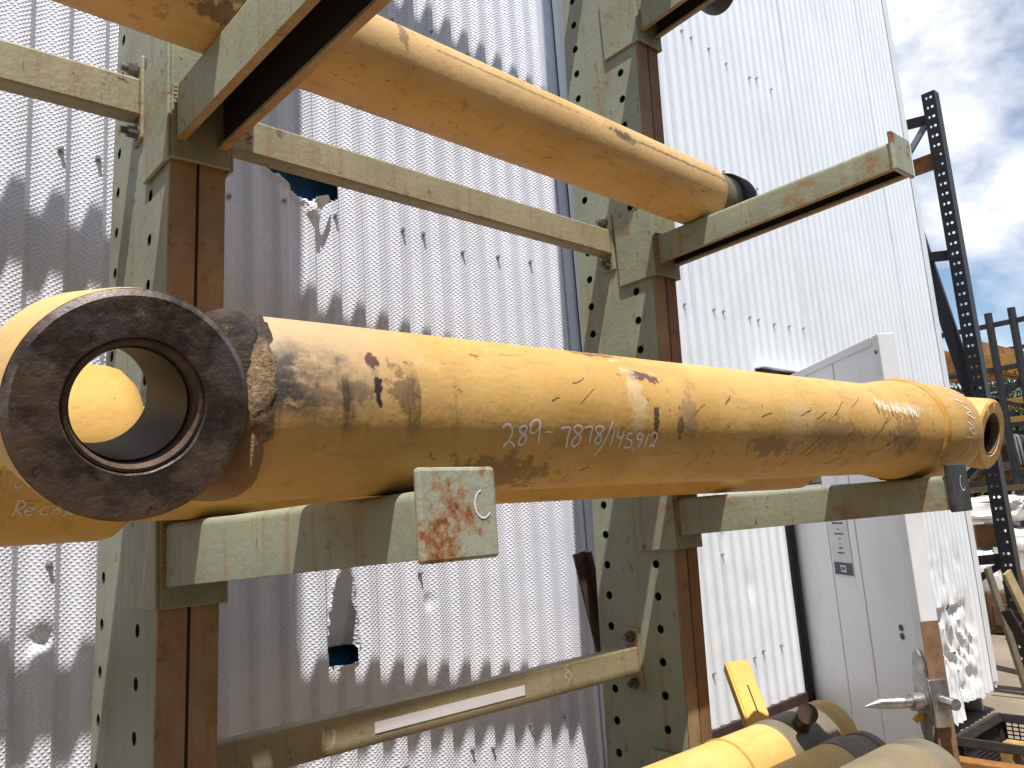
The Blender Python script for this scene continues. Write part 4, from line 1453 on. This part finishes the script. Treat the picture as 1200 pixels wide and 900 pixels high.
for k, (p, q) in enumerate((((13.02, 4.9, 3.2), (13.02, 3.3, 2.5)), ((13.02, 4.7, 2.4), (13.02, 3.7, 3.2)), ((13.02, 4.07, 1.7), (13.02, 3.2, 2.4)), ((13.02, 5.0, 1.6), (13.02, 4.0, 0.9)), ((13.02, 4.1, 0.9), (13.02, 3.2, 1.6)), ((13.02, 4.1, 0.85), (13.02, 3.2, 0.1)))):
    bm = bmesh.new(); add_bar(bm, p, q, 0.06, 0.05, (1, 0, 0), 0.003)
    from_bm('diagonal', bm, M_yardsteel, yr_)

GRP = 'machine parts stored in the yard'
def crate_frame(loc, size, mat, name, label, cat, slats=4):
    """open steel frame: two long beams, cross slats and end plates"""
    x, y, z = loc
    sx, sy, sz = size
    o = thing(name, label, cat, (x, y, z), GRP)
    for dy in (-sy / 2, sy / 2 - 0.08):
        bm = bmesh.new(); add_box(bm, (x - sx / 2, y + dy, z), (x + sx / 2, y + dy + 0.08, z + sz), 0.006)
        from_bm('side_beam', bm, mat, o)
    for k in range(slats):
        xx = x - sx / 2 + 0.05 + (sx - 0.2) * k / (slats - 1)
        bm = bmesh.new(); add_box(bm, (xx, y - sy / 2 + 0.082, z + sz * 0.15), (xx + 0.09, y + sy / 2 - 0.082, z + sz * 0.85), 0.004)
        from_bm('cross_slat', bm, mat, o)
    return o
crate_frame((14.4, 4.75, 3.36), (2.0, 0.7, 0.50), M_gold2, 'slatted_pallet', 'orange-brown steel pallet on the yard rack, next to the wall corner', 'pallet')
crate_frame((14.5, 3.95, 3.36), (2.2, 0.75, 0.26), M_gold, 'slatted_pallet', 'long golden steel pallet on the top rail of the yard rack', 'pallet', 6)
crate_frame((14.5, 3.85, 2.53), (2.2, 0.95, 0.12), M_gold, 'slatted_pallet', 'flat golden slatted pallet on the second rail of the yard rack', 'pallet', 7)
crate_frame((14.5, 3.85, 2.80), (2.2, 0.95, 0.12), M_gold, 'slatted_pallet', 'flat golden slatted pallet lying on another one in the yard rack', 'pallet', 7)
crate_frame((14.3, 3.4, 4.02), (1.4, 0.40, 0.16), M_gold, 'slatted_pallet', 'short golden pallet on the very top of the yard rack', 'pallet', 3)
crate_frame((14.4, 4.3, 1.72), (2.0, 1.1, 0.16), M_gold2, 'slatted_pallet', 'brown-orange pallet on the third rail of the yard rack', 'pallet', 5)
crate_frame((14.4, 3.7, 0.92), (2.0, 0.8, 0.5), M_gold2, 'slatted_pallet', 'deep orange pallet on the lowest rail of the yard rack', 'pallet', 4)
def machine_box(loc, size, mat, name, label, cat, lid=None):
    x, y, z = loc
    sx, sy, sz = size
    o = thing(name, label, cat, (x, y, z), GRP)
    bm = bmesh.new(); add_box(bm, (x - sx / 2, y - sy / 2, z), (x + sx / 2, y + sy / 2, z + sz), min(sx, sy, sz) * 0.12, seg=3)
    from_bm('body', bm, mat, o, auto=40)
    bm = bmesh.new(); add_box(bm, (x - sx / 2 - 0.015, y - sy * 0.35, z + sz * 0.2), (x - sx / 2 + 0.03, y + sy * 0.3, z + sz * 0.7), 0.01)
    from_bm('cover', bm, lid or mat, o)
    bm = bmesh.new(); add_tube(bm, (x, y, z + sz - 0.01), (x, y, z + sz + sz * 0.18), min(sx, sy) * 0.22, 14)
    from_bm('flange', bm, lid or M_yardsteel, o, auto=40)
    return o
machine_box((13.7, 4.32, 1.88), (0.9, 0.46, 0.50), M_greyp, 'gearbox', 'grey cast gearbox between the punched post and the first pipe', 'gearbox', M_brown)
machine_box((13.7, 3.82, 1.88), (0.8, 0.36, 0.36), M_greyp, 'gearbox', 'smaller grey gearbox behind the pipes of the yard rack', 'gearbox')
machine_box((13.6, 3.62, 2.0), (0.4, 0.16, 0.16), M_yellow_new, 'yellow_valve', 'small bright yellow valve body on the yard rack', 'valve')
machine_box((13.8, 3.30, 2.65), (0.9, 0.5, 0.4), M_brown, 'engine_part', 'dark brown engine part high in the yard rack, far right', 'engine part')
machine_box((13.8, 4.85, 2.53), (0.8, 0.5, 0.35), M_brown, 'engine_part', 'dark brown engine part beside the wall corner in the yard rack', 'engine part')
machine_box((13.7, 4.55, 0.92), (0.8, 0.8, 0.16), M_whitep, 'wrapped_bundle', 'white wrapped bundle on the lowest rail of the yard rack', 'bundle', M_whitep)
machine_box((13.7, 4.9, 0.30), (0.9, 0.7, 0.4), M_whitep, 'wrapped_bundle', 'white wrapped bundle on the ground under the yard rack', 'bundle', M_greyp)
machine_box((13.7, 4.1, 0.15), (0.9, 0.7, 0.5), M_whitep, 'wrapped_bundle', 'white wrapped bundle below the deep orange pallet', 'bundle', M_greyp)
for k, (y, z, r, mt, lb_) in enumerate(((4.75, 1.78, 0.09, M_greyp, 'grey steel roll on the third rail near the wall corner'), (4.6, 1.0, 0.08, M_olive, 'khaki steel roll behind the post, low in the yard rack'), (3.3, 1.82, 0.10, M_whitep, 'pale steel roll at the far right of the third rail'))):
    bm = bmesh.new()
    add_lathe(bm, [(0, r * 0.6), (0.02, r), (1.6, r), (1.62, r * 0.6)], (13.2, y, z + r), 'X', 20)
    o = from_bm('steel_roll', bm, mt, None, auto=40)
    tag(o, lb_, 'steel roll', GRP)
def tarp_pile(loc, size, seed, label):
    x, y, z = loc
    sx, sy, sz = size
    bm = bmesh.new()
    bmesh.ops.create_icosphere(bm, subdivisions=4, radius=1.0)
    for v in bm.verts:
        d = v.co.copy()
        q = 1 + 0.16 * nz(d.x * 2 + seed, d.y * 2, d.z * 2) + 0.09 * nz(d.x * 6, d.y * 6 + seed, d.z * 6) + 0.04 * nz(d.x * 15, d.y * 15, d.z * 15 + seed)
        f = lambda a: math.copysign(abs(a) ** 0.6, a)
        v.co = Vector((x + f(d.x) * sx * q, y + f(d.y) * sy * q, max(GZ + 0.005, z + f(d.z) * sz * q)))
    o = from_bm('tarp_bundle', bm, M_whitep, None, auto=40)
    tag(o, label, 'bundle', GRP)
tarp_pile((11.2, 4.25, 0.45), (0.5, 0.55, 0.42), 1, 'crumpled white tarp bundle between the building corner and the punched post')
tarp_pile((11.4, 3.45, 0.75), (0.5, 0.42, 0.35), 5, 'crumpled white tarp bundle to the right of the punched post')
tarp_pile((11.6, 3.95, 1.35), (0.5, 0.6, 0.16), 8, 'flat white tarp bundle lying above the others in the yard')
machine_box((10.6, 3.20, -0.08), (0.7, 0.5, 0.75), M_gold2, 'orange_crate', 'orange crate right of the punched post, low down', 'crate', M_brown)
machine_box((11.0, 3.72, -0.09), (0.6, 0.4, 0.5), M_brown, 'engine_part', 'dark brown engine part on the ground behind the punched post', 'engine part')
machine_box((12.0, 4.6, 1.70), (0.6, 0.35, 0.3), M_greyp, 'gearbox', 'small grey gearbox beside the building corner', 'gearbox', M_brown)
crate_frame((11.9, 3.9, 1.55), (1.2, 1.5, 0.10), M_brown, 'slatted_pallet', 'dark brown pallet above the white tarps in the yard', 'pallet', 5)
# yellow mast at the frame's right edge
ym = thing('yellow_mast', 'tall yellow machine mast at the right edge of the yard', 'mast', (16.0, 4.18, GZ))
bm = bmesh.new(); add_box(bm, (15.9, 4.10, GZ), (16.1, 4.26, 5.05), 0.02)
from_bm('mast_tube', bm, M_gold, ym)
bm = bmesh.new(); add_box(bm, (15.86, 4.05, 4.7), (16.14, 4.31, 4.78), 0.01)
from_bm('mast_collar', bm, M_gold, ym)

# ================================================================ wire basket and loose beams at the lower right
bk2 = thing('wire_basket', 'black steel wire basket at the lower right corner', 'basket', (5.3, 1.75, GZ))
BX0, BX1, BY0, BY1, BZ0, BZ1 = 5.0, 5.65, 1.25, 2.1, -0.08, 0.21
def bbar(a, b, w=0.05, mat=M_blacksteel, name='frame_bar'):
    bm = bmesh.new(); add_bar(bm, a, b, w, w, (0.2, 0.3, 1), 0.004)
    from_bm(name, bm, mat, bk2)
for z in (BZ0, BZ1):
    bbar((BX0, BY0, z), (BX0, BY1, z)); bbar((BX1, BY0, z), (BX1, BY1, z))
    bbar((BX0, BY0, z), (BX1, BY0, z)); bbar((BX0, BY1, z), (BX1, BY1, z))
for x in (BX0, BX1):
    for y in (BY0, BY1):
        bbar((x, y, GZ), (x, y, BZ1))
bm = bmesh.new()
def wires(bm, o, u, v, nu, nv, r=0.004):
    o, u, v = Vector(o), Vector(u), Vector(v)
    for i in range(1, nu):
        add_tube(bm, o + u * i / nu, o + u * i / nu + v, r, 4, caps=False)
    for j in range(1, nv):
        add_tube(bm, o + v * j / nv, o + v * j / nv + u, r, 4, caps=False)
for (o_, u_, v_, nu, nv) in (((BX0, BY1, BZ0), (BX1 - BX0, 0, 0), (0, 0, BZ1 - BZ0), 32, 12), ((BX1, BY0, BZ0), (0, BY1 - BY0, 0), (0, 0, BZ1 - BZ0), 24, 12), ((BX0, BY0, BZ0), (BX1 - BX0, 0, 0), (0, BY1 - BY0, 0), 20, 14)):
    wires(bm, o_, u_, v_, nu, nv)
from_bm('wire_mesh', bm, M_blacksteel, bk2)
# yellow block with a bored hole inside the basket
bm = bmesh.new()
cx, cy, cz = 5.34, 1.88, 0.075
def bored_block(bm, cx, cy, cz, hx, hy, hz, r):
    pts = []
    for (a0, b0, a1, b1) in ((-1, -1, 1, -1), (1, -1, 1, 1), (1, 1, -1, 1), (-1, 1, -1, -1)):
        for t in range(5):
            pts.append((a0 + (a1 - a0) * t / 5, b0 + (b1 - b0) * t / 5))
    L4 = []
    for x in (cx - hx, cx + hx):
        o_, i_ = [], []
        for a, b in pts:
            an = math.atan2(b, a)
            o_.append(bm.verts.new((x, cy + a * hy, cz + b * hz)))
            i_.append(bm.verts.new((x, cy + r * math.cos(an), cz + r * math.sin(an))))
        L4.append((o_, i_))
    n = len(pts)
    for q in range(n):
        q2 = (q + 1) % n
        for o_, i_ in L4:
            bm.faces.new((o_[q], o_[q2], i_[q2], i_[q]))
        bm.faces.new((L4[0][0][q], L4[0][0][q2], L4[1][0][q2], L4[1][0][q]))
        bm.faces.new((L4[0][1][q], L4[0][1][q2], L4[1][1][q2], L4[1][1][q]))
bored_block(bm, cx, cy, cz, 0.07, 0.10, 0.075, 0.042)
yb = from_bm('bored_block', bm, plain('block_yellow', (0.46, 0.29, 0.09), 0.6, 0, 0.4, 14, 0.001))
tag(yb, 'dirty yellow steel block with a round bore inside the wire basket', 'steel block')
bm = bmesh.new()
add_box(bm, (5.12, 1.3, -0.07), (5.6, 2.03, -0.003), 0.008)
pb = from_bm('packing_block', bm, M_brown)
tag(pb, 'dark packing timber under the yellow block in the wire basket', 'timber')
bm = bmesh.new()
add_bar(bm, (4.86, 2.08, 0.10), (4.90, 1.10, 0.10), 0.10, 0.12, (0, 0, 1), 0.006)
ob = from_bm('steel_beam', bm, M_orange)
tag(ob, 'orange-brown steel beam on the ground in front of the wire basket', 'steel beam')
# leaning boards beside the building corner
for k, (p, q, w, h, mt, lb_) in enumerate((
        ((7.75, 2.62, GZ), (7.60, 2.72, 0.95), 0.10, 0.03, M_olive, 'pale board leaning by the building corner'),
        ((7.9, 2.40, GZ), (7.72, 2.62, 0.90), 0.16, 0.03, plain('tan_board', (0.42, 0.30, 0.16), 0.8, 0, 0.3, 6), 'tan board leaning beside the black post'),
        ((7.6, 2.36, GZ), (7.45, 2.58, 0.62), 0.03, 0.08, M_blacksteel, 'black bar leaning against the boards'),
        ((8.2, 2.3, GZ), (8.35, 2.52, 0.55), 0.30, 0.03, M_orange, 'rusty brown plate leaning low beside the black post'))):
    bm = bmesh.new(); add_bar(bm, p, q, w, h, (0, 1, 0), 0.004)
    o = from_bm('leaning_board', bm, mt)
    tag(o, lb_, 'board')

# ================================================================ trees behind the yard
M_leafs = [mesh_leaf('leaf_dark', (0.045, 0.085, 0.03)), mesh_leaf('leaf_mid', (0.07, 0.12, 0.04)), mesh_leaf('leaf_blue', (0.05, 0.09, 0.055))]
M_bark = plain('bark', (0.08, 0.06, 0.045), 0.9, 0, 0.4, 6, 0.01)
def tree(x, y, h, rad, seed, label):
    r = random.Random(seed)
    t = thing('yard_tree', label, 'tree', (x, y, GZ), 'trees behind the yard')
    bm = bmesh.new()
    add_tube(bm, (x, y, GZ), (x + 0.1, y, h * 0.5), 0.16, 10, 0.09)
    tips = []
    for k in range(7):
        a = r.random() * 6.28
        e = Vector((x + math.cos(a) * rad * 0.6, y + math.sin(a) * rad * 0.6, h * r.uniform(0.5, 0.9)))
        add_tube(bm, (x + 0.05, y, h * r.uniform(0.3, 0.5)), e, 0.07, 7, 0.02)
        tips.append(e)
    from_bm('trunk', bm, M_bark, t, auto=60)
    V_, F_ = [], []
    clumps = [e + Vector((r.gauss(0, .3), r.gauss(0, .3), r.gauss(0, .25))) * rad * 0.6 for e in tips for _ in range(4)]
    for c in clumps:
        cr = rad * r.uniform(0.22, 0.42)
        for _ in range(150):
            d = Vector((r.gauss(0, 1), r.gauss(0, 1), r.gauss(0, 0.8)))
            d = d.normalized() * cr * (r.random() ** 0.4)
            p = c + d
            u = Vector((r.gauss(0, 1), r.gauss(0, 1), r.gauss(0, 1))).normalized()
            w = u.orthogonal().normalized()
            s = r.uniform(0.05, 0.11)
            b = len(V_)
            V_ += [p - u * s, p + w * s * 0.5, p + u * s, p - w * s * 0.5]
            F_.append((b, b + 1, b + 2, b + 3))
    me = bpy.data.meshes.new('crown')
    me.from_pydata([tuple(v) for v in V_], [], F_)
    link_mesh('crown', me, M_leafs[seed % 3], t)
tree(24.0, 8.3, 5.2, 1.9, 1, 'dark green tree beyond the yard rack, close to the building corner')
tree(25.0, 6.9, 4.6, 1.8, 2, 'mid green tree beyond the yard rack, behind the pipes')
tree(22.5, 5.6, 3.8, 1.6, 3, 'bluish green tree beyond the yard rack, at the right edge')
tree(19.8, 6.6, 2.6, 1.2, 4, 'low dark shrub-like tree under the yard rack rails')
